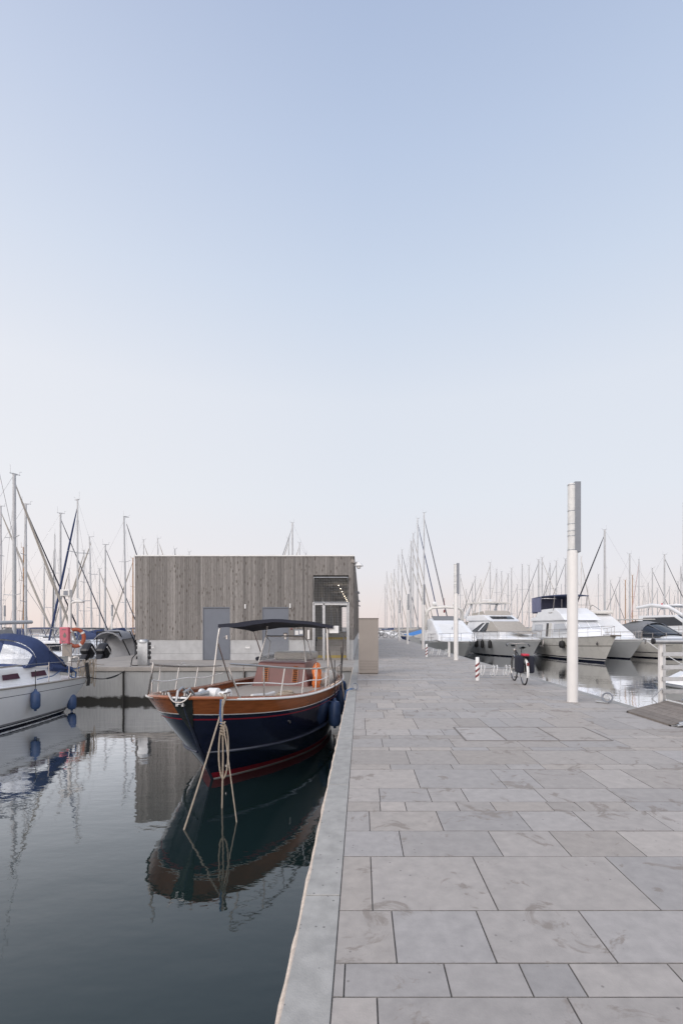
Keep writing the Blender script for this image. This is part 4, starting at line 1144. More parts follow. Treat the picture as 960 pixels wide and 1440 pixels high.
for i, x in enumerate((3.1, 5.2, 6.4, 7.7)):
    p = on_hull(tA, HA, x, .7, -1, .16)
    fender(p.x, p.y, p.z, ['black covered fender at the stern end of the flybridge yacht', 'black covered fender, second from the stern of the flybridge yacht', 'black covered fender, third from the stern of the flybridge yacht', 'black covered fender closest to the bow of the flybridge yacht'][i], 'blackrub', .17 if i else .26, .75 if i else 1.2, 'black fenders on the flybridge yacht')
# B: trawler yacht with blue curtains
tB, HB = yacht_base('white trawler yacht with navy bimini and blue curtain, behind the nearest lamp post', (19.25, 36.6), (.04, -1), 14, 1.85, lambda q: 1.75 + .45 * q ** 2.2, 'white2', rake=1.6,
    us=[-.25, 0., .07, .1, .15, .62, .65, 1.], bands=[1, 1, 0, 1, 0, 3, 0], stripe='tandark')
hwB = lambda x, z: 1.55 - .08 * (z - 2)
b = MB(); house(b, [(1.5, 1.8), (10.2, 1.9), (9.6, 2.6), (8.6, 3.45), (1.5, 3.45)], hwB); hs = b.build('deckhouse', 'white', tB, bevel=.05)
for sd in (1, -1):
    for pg in ([(6.6, 2.35), (9.4, 2.45), (8.6, 3.15), (6.6, 3.15)], [(2.2, 2.4), (4.2, 2.4), (4.2, 3.1), (2.2, 3.1)]):
        b = MB(); side_panels(b, pg, hwB, sides=(sd,)); b.build('saloon_window', 'vinyl', hs)
b = MB(); front_panel(b, 9.55, 2.66, 8.7, 3.36, 1.35, 1.3, .02, split=3); b.build('windscreen', 'vinyl', hs)
b = MB(); side_panels(b, [(5.0, 1.95), (5.5, 1.95), (5.5, 3.2), (5.0, 3.2)], hwB, .015); b.build('side_door', 'window', hs)
b = MB(); side_panels(b, [(5.55, 1.95), (6.1, 1.95), (6.1, 3.2), (5.55, 3.2)], hwB, .03, sides=(-1,)); b.build('open_door', 'white2', hs)
b = MB(); house(b, [(1.5, 3.42), (9.1, 3.42), (8.1, 4.0), (6.8, 4.55), (3.2, 4.5), (2.6, 3.8), (1.5, 3.7)], lambda x, z: 1.62 - .12 * (z - 3.4)); fb = b.build('flybridge', 'white', tB, bevel=.06)
b = MB(); side_panels(b, [(6.0, 4.1), (6.4, 4.12), (6.2, 4.2)], lambda x, z: 1.62 - .12 * (z - 3.4), .012, sides=(-1,)); side_panels(b, [(5.4, 4.16), (5.9, 4.1), (6.7, 4.14), (5.9, 4.17)], lambda x, z: 1.62 - .12 * (z - 3.4), .012, sides=(-1,)); b.build('bow_emblem', 'tandark', fb)
b = MB(); rows_ = [[(x, y, 5.72 + .12 * math.cos(y) - .012 * (x - 4) ** 2) for y in (-1.55, -.9, 0, .9, 1.55)] for x in (1.6, 3, 4.5, 6, 7)]
b.shell([r[::-1] for r in rows_], .07); bi = b.build('bimini', 'bimini', tB)
b = MB()
for sd in (-1, 1):
    b.box(1.7, 3.9, sd * 1.54 - .02, sd * 1.54 + .02, 4.3, 5.7)
b.box(1.66, 1.70, -1.5, 1.5, 4.2, 5.7); b.build('side_curtain', 'lavender', bi)
b = MB()
for x in (3.9, 6.8):
    for sd in (-1, 1): b.tube([(x - .3, sd * 1.5, 4.3), (x, sd * 1.5, 5.7)], .03, 6)
b.build('bimini_frame', 'steel', bi)
rails(HB, tB, (2., 12.9), .75, .12, .018)
b = MB(); b.box(12.6, 14.3, -.25, .25, 2.12, 2.24, ch=.02); b.build('bow_platform', 'plank', tB)
p = []
b = MB(); b.lathe([(.14, 0), (.16, .015), (.09, .03)], HB.P(HB.t_of(12.4, .75), .75, -1, .0), 14, mtx=Matrix.Rotation(PI / 2, 4, 'X')); b.build('hawse_hole', 'steel', tB)
p = on_hull(tB, HB, 8.8, .7, -1, .2); fender(p.x, p.y, p.z, 'dark ball fender against the side of the trawler yacht by the flybridge bow', 'blackrub', .26, .62)
# C: white sedan yacht
tC, HC = yacht_base('plain white sedan motor yacht with steep sloping front, between trawler and grey canopy', (23.9, 41), (.12, -.99), 12, 1.8, lambda q: 1.5 + .3 * q * q, 'greyhull', rake=1.7)
crown(tC, HC, 6.0, 11.2, 2.2, 1.8, .8)
hwC = lambda x, z: 1.5 - .12 * (z - 1.8)
b = MB(); house(b, [(1., 1.5), (9.2, 1.7), (8.8, 2.2), (6.2, 3.75), (5.6, 4.1), (2.2, 4.1), (1.2, 3.2)], hwC); hs = b.build('deckhouse', 'white', tC, bevel=.06)
b = MB(); front_panel(b, 8.66, 2.32, 6.32, 3.66, 1.32, 1.2, .03); b.build('windscreen_cover', 'whitepaint', hs, bevel=.02)
b = MB(); side_panels(b, [(2.4, 2.4), (8.0, 2.4), (6.2, 3.35), (2.8, 3.35)], hwC); b.build('window_cover', 'whitepaint', hs)
b = MB(); b.box(2.4, 6.2, -1.3, 1.3, 4.12, 4.45, ch=.12); b.build('flybridge_tarp', 'white2', hs)
b = MB()
for sd in (-1, 1): b.tube([(2.0, sd * 1.3, 4.1), (2.4, sd * 1.2, 4.9), (3.2, sd * 1.0, 5.1), (4.6, sd * 1.1, 4.4)], .03, 6)
b.tube([(3.2, -1, 5.1), (3.2, 1, 5.1)], .03, 6); b.build('flybridge_rail', 'steel', tC)
rails(HC, tC, (4.5, 11.4), .7, .12, .016)
b = MB(); b.tube([(12.0, 0, 1.82), (12.3, 0, 1.76), (12.2, 0, 1.4)], .05, 6); b.build('anchor', 'steel', tC)
b = MB(); b.tube(sag((24.0, 40.6, .3), (24.6, 36.5, ZW - .2), .1), .03, 6); tag(b.build('mooring_rope', 'whitepaint'), 'pale mooring rope slanting into the water at the bow of the sedan yacht', 'mooring rope')
# D: sports yacht with grey canopy
tD, HD = yacht_base('sports yacht with dark grey canopy and black hull stripes, behind the gangway railing', (28.7, 39.5), (.2, -.98), 11.5, 1.85, lambda q: 1.55 + .25 * q * q, 'white2', rake=1.8,
    us=[-.25, 0., .06, .28, .33, .9, 1.], bands=[1, 1, 0, 1, 0, 2])
crown(tD, HD, 5.5, 10.8, 2.2, 1.85, .8)
hwD = lambda x, z: 1.55 - .2 * (z - 2)
b = MB(); rows_ = []
for x, hz in ((.6, 2.5), (1.5, 3.05), (3.2, 3.42), (4.6, 3.42), (5.6, 3.22)):
    rows_.append([(x, 1.55 * math.cos(a * PI / 12), 1.55 + (hz - 1.55) * math.sin(a * PI / 12) ** .55) for a in range(13)])
b.grid(rows_); b.face(range(13), 0); b.build('canopy', 'greycloth', tD)
b = MB(); rows_ = []
for x, z in ((5.5, 3.16), (6.5, 2.78), (7.6, 2.2)): rows_.append([(x, 1.5 * math.cos(a * PI / 12), 1.9 + (z - 1.9) * math.sin(a * PI / 12) ** .55) for a in range(13)])
b.shell([r[::-1] for r in rows_], .03); ws = b.build('windscreen', 'window', tD)
b = MB()
for sd in (-1, 1): b.tube([(7.5, sd * .75, 2.26), (5.5, sd * .8, 3.16)], .04, 6)
b.build('windscreen_frame', 'steel', ws)
b = MB(); b.box(.9, 4.4, -1.1, 1.1, 3.55, 3.63, ch=.03); b.tube([(2, 1, 3.3), (2, 1, 3.6)], .04, 6); b.tube([(2, -1, 3.3), (2, -1, 3.6)], .04, 6); b.build('sunroof', 'white2', tD)
rails(HD, tD, (4.5, 10.8), .65, .12, .018)
b = MB(); side_panels(b, [(8.0, 1.15), (8.7, 1.2), (8.8, 1.3), (8.1, 1.26)], lambda x, z: HD.half(HD.t_of(x, .7), .7), .02); b.build('porthole', 'window', tD)
# E: white cabin with bent arches at the picture edge
tE, HE = yacht_base('ivory yacht with white bent arches over its cabin, at the picture edge', (37.4, 49), (.2, -.98), 12, 1.9, lambda q: 1.7 + .3 * q * q, 'white2', rake=1.6,
    us=[-.25, 0., .06, .09, .5, .9, 1.], bands=[1, 1, 0, 0, 0, 2])
tE.scale = (1.15, 1.15, 1.2)
crown(tE, HE, 5.5, 11.2, 2.3, 2.0, .8)
hwE = lambda x, z: 1.6 - .15 * (z - 2)
b = MB(); house(b, [(1., 1.7), (8.4, 1.8), (8.0, 2.4), (6.0, 3.5), (1.4, 3.5)], hwE); hs = b.build('deckhouse', 'white', tE, bevel=.06)
b = MB(); side_panels(b, [(2., 2.45), (7.4, 2.5), (5.9, 3.3), (2., 3.3)], hwE); front_panel(b, 7.85, 2.52, 6.15, 3.42, 1.35, 1.25, .02, split=2); b.build('cabin_window', 'window', hs)
for sd in (-1, 1):
    b = MB(); b.tube([(9.0, sd * 1.45, 2.1), (7.4, sd * 1.5, 3.2), (5.4, sd * 1.5, 4.2), (3.2, sd * 1.5, 4.5), (1.2, sd * 1.5, 4.3)], [.1, .16, .18, .18, .14], 8, flat=.5); b.build('arch_rail', 'white', tE)
b = MB(); b.box(1.2, 5.0, -1.4, 1.4, 4.4, 4.5, ch=.04); b.build('hardtop', 'white', tE)
rails(HE, tE, (4.5, 11.2), .7, .12, .018)
b = MB(); b.lathe([(.07, 0), (.08, .1), (.04, .16)], (4., -1., 4.5), 10); b.build('port_light', 'redcloth', tE)
# F: yacht with radar arch beside the second lamp post
tF, HF = yacht_base('white motor yacht with a broad radar arch, behind the second lamp post', (9.6, 43), (.1, -.995), 12, 2.1, lambda q: 1.35 + .2 * q * q, 'greyhull', rake=1.6)
crown(tF, HF, 5.2, 11.2, 2.2, 1.55, .82)
hwFy = lambda x, z: 1.95 - .16 * (z - 1.5)
b = MB(); house(b, [(1., 1.3), (8.6, 1.5), (8.2, 2.1), (5.0, 3.5), (3.6, 3.75), (1.2, 3.4)], hwFy); hs = b.build('deckhouse', 'white', tF, bevel=.12)
b = MB(); front_panel(b, 4.9, 3.56, 3.75, 3.98, 1.42, 1.4, .02); b.build('spray_screen', 'greycloth', hs)
b = MB(); front_panel(b, 7.9, 2.22, 5.9, 3.1, 1.3, 1.25, .02); b.build('windscreen_cover', 'whitepaint', hs)
b = MB()
for s0 in (-.12, .12): b.prism([(s0 - .06, 2.55), (s0 + .0, 2.6), (s0 + .06, 2.85), (s0 + .02, 2.86)], 7.05, 7.1, 'X')
b.build('cover_emblem', 'postgrey', hs)
b = MB(); rows_ = []
b.tube([(3.2, -1.98, 2.6), (3.8, -1.95, 4.0), (4.0, -1.82, 4.6), (4.1, -1.4, 4.88), (4.1, 0, 4.96), (4.1, 1.4, 4.88), (4.0, 1.82, 4.6), (3.8, 1.95, 4.0), (3.2, 1.98, 2.6)], [.28, .24, .23, .22, .22, .22, .23, .24, .28], 10, flat=.7); ar = b.build('radar_arch', 'white2', tF)
for yy in (-1.15, 1.05):
    b = MB(); b.lathe([(.18, 0), (.26, .12), (.24, .28), (.13, .4), (.02, .44)], (4.1, yy, 5.08), 14); b.build('radar_dome', 'whitepaint', ar)
b = MB(); b.lathe([(.0, -.1), (.1, 0), (.08, .2), (.0, .3)], (4.1, -.1, 4.4), 10); b.tube([(4.1, -.1, 5.1), (4.1, -.1, 5.9)], .02, 5); b.build('stern_lantern', 'redwhite', ar)
rails(HF, tF, (4.6, 11.2), .75, .12, .018)
b = MB(); b.tube([(12.0, 0, 1.58), (12.3, 0, 1.5), (12.2, 0, 1.2)], .05, 6); b.build('anchor', 'steel', tF)
# beige canvas covered boat behind A's stern
# ------------------------------------------------------------------ small boats
def rib(label, x, y, rz):
    t = thing('inflatable_boat', label, 'inflatable boat', (x, y, ZW), rz)
    H = Hull(6.5, 1.15, lambda q: .75 + .25 * q * q, rake=.9, tm=.5, a=(2, 3), e=(1, .6), stern=.95, stern_wl=.8)
    b = MB(); b.tube([H.P(i / 20, .8, 1) for i in range(20)] + [H.P(.999, .85, 1)] + [H.P(i / 20, .8, -1) for i in reversed(range(20))], .24, 12); b.build('tube_collar', 'palegrey', t)
    b = H.mesh([-.3, 0, .3, .6], [0, 0, 0], n=12); b.build('hull', 'white', t)
    b = MB(); rows_ = []
    for xx, hz in ((1.2, 2.55), (1.4, 2.65), (2.4, 2.68), (2.9, 2.6), (3.7, 2.0), (4.6, 1.2), (5.2, 1.05)):
        rows_.append([(xx, .95 * math.cos(a * PI / 10), .95 + (hz - .95) * math.sin(a * PI / 10) ** .6) for a in range(11)])
    b.shell([r[::-1] for r in rows_[2:]], .02); b.shell([r[2:-2][::-1] for r in rows_[:3]], .04); hd_ = b.build('canvas_hood', 'palegrey', t)
    b = MB(); P_ = [(2.36 + .25 * (z_ > 1.6), y_, z_) for y_, z_ in [(.93 * math.cos(a * PI / 10), .95 + 1.68 * math.sin(a * PI / 10) ** .6) for a in range(11)]]; b.shell([[(x_, y_ * .98, z_ - .03) for x_, y_, z_ in P_], [(2.4, y_ * .98, .9) for x_, y_, z_ in P_]], .01); b.build('rear_screen', 'palegrey', hd_)
    b = MB()
    for sd in (-1, 1):
        b.tube([(1.3, sd * .6, 2.55), (2.0, sd * 1.0, .95)], .035, 6); b.tube([(2.4, sd * .9, 2.4), (2.9, sd * 1.0, .95)], .035, 6); b.tube([(2.2, sd * .75, 2.6), (3.2, sd * 1.02, .95)], .03, 6)
    b.tube([(1.3, -.6, 2.56), (1.3, .6, 2.56)], .045, 6); b.build('hood_frame', 'blackrub', t)
    for sd in (-.4, .4):
        mt = Matrix.Translation((-.2, sd, 1.3)) @ Matrix.Rotation(.75, 4, 'Y') @ Matrix.Scale(1.2, 4)
        b = MB(); b.box(-.28, .3, -.22, .22, .1, .62, ch=.12, mtx=mt); b.box(-.12, .14, -.14, .14, -.5, .12, ch=.05, mtx=mt); b.box(-.3, .2, -.05, .05, -.56, -.48, mtx=mt); o = b.build('outboard_motor', 'black', t)
        b = MB(); b.box(-.2, .25, -.225, .225, .36, .43, mtx=mt); b.build('cowl_stripe', 'whitepaint', o)
    return t
rib('grey hooded inflatable boat with two tilted black outboard motors beside the building', -13.72, 24.9, r0(90))
def dinghy(x, y, rz, label):
    t = thing('dinghy', label, 'dinghy', (x, y, ZW), rz)
    H = Hull(3.2, .7, lambda q: .42 + .3 * q * q, rake=.5, tm=.45, stern=.9, stern_wl=.8)
    b = H.mesh([-.3, 0, .12, .8, 1.], [1, 0, 0, 0], n=14); b.build('hull', ['white', 'navyhull'], t)
    b = MB(); b.box(.3, .7, -.5, .5, .4, .72, ch=.08); b.box(1.3, 2.1, -.35, .35, .45, .95, ch=.1); b.prism([(1.9, .6), (2.9, .75), (2.2, 1.15), (1.9, 1.1)], -.32, .32); b.build('console', 'white', t)
    b = MB(); b.tube([H.P(i / 16, 1, 1, .02) for i in range(17)], .04, 6); b.tube([H.P(i / 16, 1, -1, .02) for i in range(17)], .04, 6); b.build('rubbing_strake', 'greycloth', t)
    return t
dinghy(X(951, 17) + 3.15, 17.6, r0(165), 'small white dinghy with a raised console seen through the gangway railing')
# small moored boats filling the basin beyond the lifebuoy post
for px, d, rz, lb, hm, cv in ((10, 27, 14, 'low white cruiser without a mast just beyond the sprayhood', 'white', 'greycloth'), (62, 31, 170, 'low white cruiser with grey canopy behind the faded red box', 'white', 'greycloth'), (118, 38, 6, 'low white cruiser with navy canopy below the blue boom cover', 'white', 'bluecloth'),
                               (35, 46, 4, 'small far cruiser beyond the brown wooden mast', 'white2', 'navycloth'), (170, 44, 176, 'small far cruiser next to the corner of the building', 'white', 'bluecloth'), (95, 55, 2, 'small far cruiser straight behind the lifebuoy post', 'white', 'navycloth')):
    hdv = (math.cos(r0(rz)), math.sin(r0(rz))); bow = (X(px, d) + hdv[0] * 4, d + hdv[1] * 4)
    t, H = yacht_base(lb, bow, hdv, 8, 1.35, lambda q: 1.0 + .25 * q * q, hm, rake=1., group='low motor cruisers in the crowded basin')
    crown(t, H, 3.2, 7.4, 1.75, 1.3, .75)
    hw = lambda x, z: 1.1 - .15 * (z - 1)
    b = MB(); house(b, [(1.2, 1.), (5.6, 1.1), (4.2, 1.95), (1.4, 2.0)], hw); hs = b.build('cabin', 'white', t, bevel=.05)
    b = MB(); side_panels(b, [(1.8, 1.35), (4.9, 1.4), (4.1, 1.8), (1.9, 1.82)], hw); b.build('cabin_window', 'window', hs)
    b = MB(); b.shell([[(x, y, 2.65 + .1 * math.cos(y)) for y in (-1, -.5, 0, .5, 1)][::-1] for x in (.4, 1.4, 2.6)], .05)
    for sd in (-1, 1): b.tube([(.5, sd * .95, 2.65), (1.0, sd * 1.1, 1.2)], .025, 5); b.tube([(2.5, sd * .95, 2.65), (2.2, sd * 1.05, 1.9)], .025, 5)
    b.build('bimini', cv, t)
    rails(H, t, (3., 7.5), .6, .1, .014)
# boats tucked at the far end of the quay row
for px, d, lb, hm, cv in ((553, 72, 'blue hulled boat with cover seen just past the parked bicycles', 'bluecloth', 'bluecover'), (572, 60, 'white boat with beige cover behind the third lamp post', 'white', 'beigecloth')):
    t, H = yacht_base(lb, (X(px, d) , d), (-1, -.1), 9, 1.5, lambda q: 1.3 + .35 * q * q, hm, rake=1.2, group='covered boats by the far quay')
    t.location.x = 5.6 + 9; 
    b = MB(); rows_ = []
    for x, hz in ((.3, 2.0), (2, 2.7), (4.5, 2.8), (7, 2.1), (8.2, 1.75)): rows_.append([(x, H.half(H.t_of(x), 1) * math.cos(a * PI / 8) * .98, H.sheerz(x) + (hz - H.sheerz(x)) * math.sin(a * PI / 8) ** .8) for a in range(9)])
    b.grid(rows_); b.build('cover', cv, t)
# ================================================================== WOODEN LAUNCH (bow towards the viewer)
LH = 7.7
ang = r0(10.8)
back = Vector((math.sin(ang), math.cos(ang), 0)); bowp = Vector((-2.97, 7.93, 0))
org = bowp + back * LH
th = thing('wooden_launch', 'navy wooden launch with varnished top strake, stainless rails and dark sun canopy', 'motor boat', (org.x, org.y, ZW), math.atan2(-back.y, -back.x))
H = Hull(LH, 1.5, lambda q: 1.36 + .29 * max(0, (q - .4) / .6) ** 2 - .04 * max(0, (.4 - q) / .4), rake=1.08, bwl=.82, tm=.5, a=(1.9, 3.8), e=(1.0, .52), stern=.62, stern_wl=.35, flare=.8, sternrake=.3)
us = [-.4, -.06, -.015, .012, .09, .2, .36, .5, .63, .775, .791, .834, .843, .9, .96, 1.0]
#      under  white  red   navy.............. redline navy  white wood
bands = [3, 3, 4, 2, 0, 0, 0, 0, 0, 2, 0, 4, 1, 1, 1]
b = H.mesh(us, bands, n=44, deck_mi=5, deck_u=.90)
b.build('hull', ['navyhull', 'orangewood', 'red', 'navyhull', 'whitepaint', 'teak'], th, angle=60)
b = MB()
for sd in (1, -1): b.tube([H.P(1 - (1 - i / 40) ** 1.6, 1.0, sd, .012) + Vector((0, 0, .012)) for i in range(41)], .022, 8)
b.build('rub_rail', 'whitepaint', th)
b = MB()
for sd in (1, -1): b.tube([H.P(1 - (1 - i / 40) ** 1.6, 1.0, sd, -.05) + Vector((0, 0, .02)) for i in range(40)], .04, 8, flat=1.6)
b.build('toe_rail', 'orangewood', th)
b = MB()
for sd in (1, -1): b.tube([H.P(t_, .33 + .05 * t_, sd, .01) for t_ in [.05 + .945 * i / 30 for i in range(31)]], [.008] + [.032] * 29 + [.02], 8)
b.build('spray_rail', 'navystem', th)
b = MB(); b.tube([H.P(.9999, u, 1) * 1 + Vector((.012, 0, 0)) for u in [-.1 + 1.1 * i / 12 for i in range(13)]], .024, 8); b.build('stem_post', 'navystem', th)
def gun(x, sd, inset=.1, dz=0.):
    return H.P(H.t_of(x), 1, sd, -inset) + Vector((0, 0, dz))
zdk = lambda x: .905 * H.sheerz(x)
# bow rails, one each side with a gap at the stem
for sd in (1, -1):
    xa = 7.42
    b = MB()
    p0 = gun(xa - .2, sd, .06); top = [gun(xa - .02 - i * .28, sd, .07, .60 - .008 * i) for i in range(15)]
    first = Vector(p0) + Vector((.08, 0, .02)); c1 = top[0].lerp(first, .12) ; 
    b.tube([first, first.lerp(top[0], .55), first.lerp(top[0], .85), top[0] + (top[1] - top[0]) * .12 + Vector((0, 0, .0)), top[1]] + top[2:], .019, 8)
    rl_ = b.build('bow_rail', 'steel', th)
    for i in (2, 4, 7, 10, 13):
        b = MB(); x = xa - .02 - i * .28; b.tube([gun(x + .16 if i > 2 else x, sd, .06), top[i]], .014, 7); b.build('stanchion', 'steel', rl_)
    b = MB(); b.tube([gun(xa - .1 - i * .28, sd, .07, .27 + .02 * math.sin(i)) for i in range(15)], .011, 6); b.build('life_line', 'whitepaint', rl_)
# stern rails
for sd in (1, -1):
    b = MB(); b.tube([gun(.2 + i * .35, sd, .06, .42) for i in range(7)], .016, 7)
    for i in (0, 2, 4, 6): b.tube([gun(.2 + i * .35, sd, .06), gun(.2 + i * .35, sd, .06, .42)], .013, 6)
    b.build('stern_rail', 'steel', th)
# console with louvres and windscreen
con = MB(); cy = -.18; xf = 2.62
def hwc(x, z): return .80 - .21 * (z - 1.2)
k = len(con.v)
house(con, [(1.3, 1.2), (xf, 1.2), (xf - .16, 1.86), (xf - .3, 1.9), (1.3, 1.9)], hwc)
con.v = [(x, y + cy, z) for x, y, z in con.v]
c_ = con.build('console', 'burgundy', th, bevel=.025)
for yy in (-.42, .42):
    b = MB(); zb_ = 1.36; sl_ = -.16 / .66
    P_ = lambda z, o: xf + (z - 1.2) * sl_ + o
    b.prism([(P_(1.36, .004), 1.36), (P_(1.36, .022), 1.36), (P_(1.76, .022), 1.76), (P_(1.76, .004), 1.76)], cy + yy - .085, cy + yy - .06); b.prism([(P_(1.36, .004), 1.36), (P_(1.36, .022), 1.36), (P_(1.76, .022), 1.76), (P_(1.76, .004), 1.76)], cy + yy + .06, cy + yy + .085)
    for zz in [1.37 + .055 * i for i in range(8)]: b.prism([(P_(zz, .003), zz), (P_(zz, .022), zz - .012), (P_(zz, .022), zz), (P_(zz, .003), zz + .022)], cy + yy - .06, cy + yy + .06)
    lv = b.build('louvre', 'orangewood', c_)
    b = MB(); b.prism([(P_(1.37, .001), 1.37), (P_(1.37, .003), 1.37), (P_(1.75, .003), 1.75), (P_(1.75, .001), 1.75)], cy + yy - .06, cy + yy + .06); b.build('louvre_back', 'dark_gap', lv)
b = MB(); zt = 2.56
fr = [(xf - .2, -.64), (xf - .36, -.56)]
front_panel(b, xf - .22, 1.91, xf - .40, zt, .64, .52, .004)
for sd in (-1, 1):
    kk = len(b.v); P4 = [(xf - .24, sd * .66, 1.91), (1.75, sd * .66, 1.91), (1.85, sd * .55, 2.4), (xf - .42, sd * .54, zt)]
    b.v += P4 + [(x, y + sd * .006, z) for x, y, z in P4]
    b.face((kk, kk + 1, kk + 2, kk + 3)); b.face((kk + 4, kk + 5, kk + 6, kk + 7))
b.v = [(x, y + cy, z) for x, y, z in b.v]; wsn = b.build('windscreen', 'glass', th)
b = MB()
for sd in (-1, 1):
    b.tube([(xf - .2, sd * .67 + cy, 1.88), (xf - .42, sd * .55 + cy, zt + .02), (xf - .45, sd * .53 + cy, 2.86)], .02, 8)
    b.tube([(xf - .42, sd * .55 + cy, zt + .02), (1.85, sd * .56 + cy, 2.42), (1.75, sd * .67 + cy, 1.9)], .014, 7)
b.tube([(xf - .42, -.55 + cy, zt + .02), (xf - .42, .55 + cy, zt + .02)], .018, 8)
b.lathe([(.05, -.04), (.06, 0), (.05, .05)], (xf - .42, cy + .02, zt + .06), 10)
b.build('windscreen_frame', 'steel', wsn)
b = MB(); b.box(1.0, 1.75, -.5 + cy, .62 + cy, 1.9, 2.12, ch=.07); b.build('seat_back', 'beigecloth', th)
b = MB(); b.box(.45, 1.2, -.95, .9, 1.18, 1.5, ch=.08); b.build('stern_bench', 'white2', th)
b = MB(); b.tube([(.3, -.95, 1.95), (1.6, -1.25, 1.9)], .06, 8); b.build('folded_sail_roll', 'navycloth', th)
b = MB(); b.box(1.2, 2.1, .72, 1.05, 1.2, 1.6, ch=.06); b.lathe([(.12, 0), (.13, .03), (.09, .05)], (2.1, .9, 1.4), 14, mtx=Matrix.Rotation(PI / 2, 4, 'Y')); b.build('cockpit_locker', 'white2', th)
# sun canopy with poles
b = MB(); rows_ = []
for i in range(9):
    q = i / 8; x = 1.5 + 2.15 * q
    r_ = []
    for j in range(13):
        y = -1.42 + (2.52 + .46 * q) * j / 12; s_ = (y - .02) / 1.44
        z = 2.99 - .135 * s_ ** 2 - .10 * (1 - q) - .05 * (1 - q) ** 2 + .03 * (q - .5) - (.04 * max(0, 1 - abs(s_ + .55) / .35) if q > .9 else 0) + .008 * math.sin(j * 1.9 + i)
        r_.append((x + (.10 * (1 - s_ * s_) if q > .8 else 0), y, z))
    rows_.append(r_)
b.shell([r[::-1] for r in rows_], .02)
# front hem hanging a hand's breadth
f0 = rows_[-1]; b.shell([f0, [(x + .012, y, z - .055 - .05 * max(0, 1 - abs((y + .65) / .75))) for x, y, z in f0]], .012)
can = b.build('sun_canopy', 'navycloth', th)
for sd, xx, yy in ((-1, 3.9, -1.42), (1, 3.62, 1.36)):
    b = MB(); base = gun(xx, sd, .05); tp = Vector((3.6, sd * 1.4, 2.86))
    b.tube([base, base.lerp(tp, .8) + Vector((.02, 0, 0)), base.lerp(tp, .93), tp + Vector((-.02, -sd * .02, .0)), tp + Vector((-.06, -sd * .1, .02))], .024, 9)
    b2 = gun(xx - .9, sd, .06); b.tube([b2, base.lerp(tp, .72)], .017, 8)
    b.build('canopy_pole', 'steel', can)
    b = MB(); base = gun(1.0, sd, .06); b.tube([base, (1.55, sd * 1.36, 2.7)], .02, 8); b.build('canopy_pole', 'steel', can)
b = MB(); b.box(3.56, 3.6, 1.44, 1.68, 2.68, 2.86, ch=.01); b.build('pole_plate', 'whitepaint', can)
# bow fittings: windlass, roller, anchor plate
b = MB(); b.box(6.55, 6.95, -.05, .28, zdk(6.8) + .0, zdk(6.8) + .09, ch=.02); m_ = Matrix.Translation((6.75, .1, zdk(6.75) + .2)) @ Matrix.Rotation(PI / 2, 4, 'X')
b.lathe([(.07, -.32), (.11, -.3), (.11, -.26), (.06, -.22), (.06, -.1), (.12, -.08), (.12, .1), (.06, .12), (.06, .2), (.10, .22), (.10, .27)], (0, 0, 0), 18, mtx=m_)
b.build('windlass', 'whitepaint', th)
b = MB(); b.box(6.6, 7.72, -.07, -.03, 1.53, 1.62); b.box(6.6, 7.72, .03, .07, 1.53, 1.62); b.lathe([(.05, -.03), (.035, 0), (.05, .03)], (7.72, 0, 1.6), 14, mtx=Matrix.Translation((0, 0, 0))); b.box(6.5, 7.3, -.06, .06, 1.62, 1.68, ch=.015); b.tube([(7.3, -.05, 1.64), (7.55, -.05, 1.82), (7.68, -.05, 1.78), (7.74, -.05, 1.6)], .022, 7); b.tube([(7.3, .05, 1.64), (7.5, .05, 1.8), (7.66, .05, 1.76)], .018, 7); b.build('bow_roller', 'galv', th)
# stainless guard plate with its curved bow-roller lip
b = MB()
wd = .21
def gp(u, s_): 
    p = H.P(.9999, u, 1); w_ = wd * ((u - .64) / .36) ** .8 if u > .64 else 0
    q_ = H.P(H.t_of(p.x - .09 * abs(s_) * (w_ / wd), u), u, 1); 
    return Vector((p.x + .035 - .05 * abs(s_) ** 2 * (w_ / wd), s_ * w_, p.z))
rows_ = [[gp(.645 + .355 * i / 8, -1 + j / 4) for j in range(9)] for i in range(9)]
b.shell([r[::-1] for r in rows_], .012); pl = b.build('stem_guard', 'tan_bow', th)
b = MB(); b.tube([gp(1, -1 + j / 6) + Vector((.02, 0, .02 - .06 * (1 - (-1 + j / 6) ** 2) + .06 * abs(-1 + j / 6) ** 3)) * 1.3 for j in range(13)], .017, 8); b.build('guard_lip', 'steel', pl)
for yy, x in ((-.62, 7.2), (.55, 7.15), (-.32, 7.0)):
    b = MB(); z = H.sheerz(x) + .02; b.tube([(x - .09, yy, z), (x - .07, yy, z + .09), (x - .04, yy, z)], .014, 6); b.tube([(x + .05, yy, z), (x + .03, yy, z + .09), (x, yy, z)], .014, 6); b.box(x - .14, x + .1, yy - .03, yy + .03, z - .02, z + .012); b.tube([(x - .12, yy, z + .085), (x + .1, yy, z + .085)], .016, 6); b.build('deck_cleat', 'steel', th)
b = MB(); b.tube([(6.1, .55, 1.5), (5.5, .62, 1.44), (5.1, .62, 1.43)], .028, 8); b.build('boat_hook', 'whitepaint', th)
b = MB()
for a in range(3): b.tube([(4.7 + (.22 - .04 * a) * math.cos(i * PI / 8), .75 + (.22 - .04 * a) * math.sin(i * PI / 8), 1.33 + .03 * a) for i in range(16)], .02, 6, closed=True)
o = b.build('rope_coil', 'rope', th)
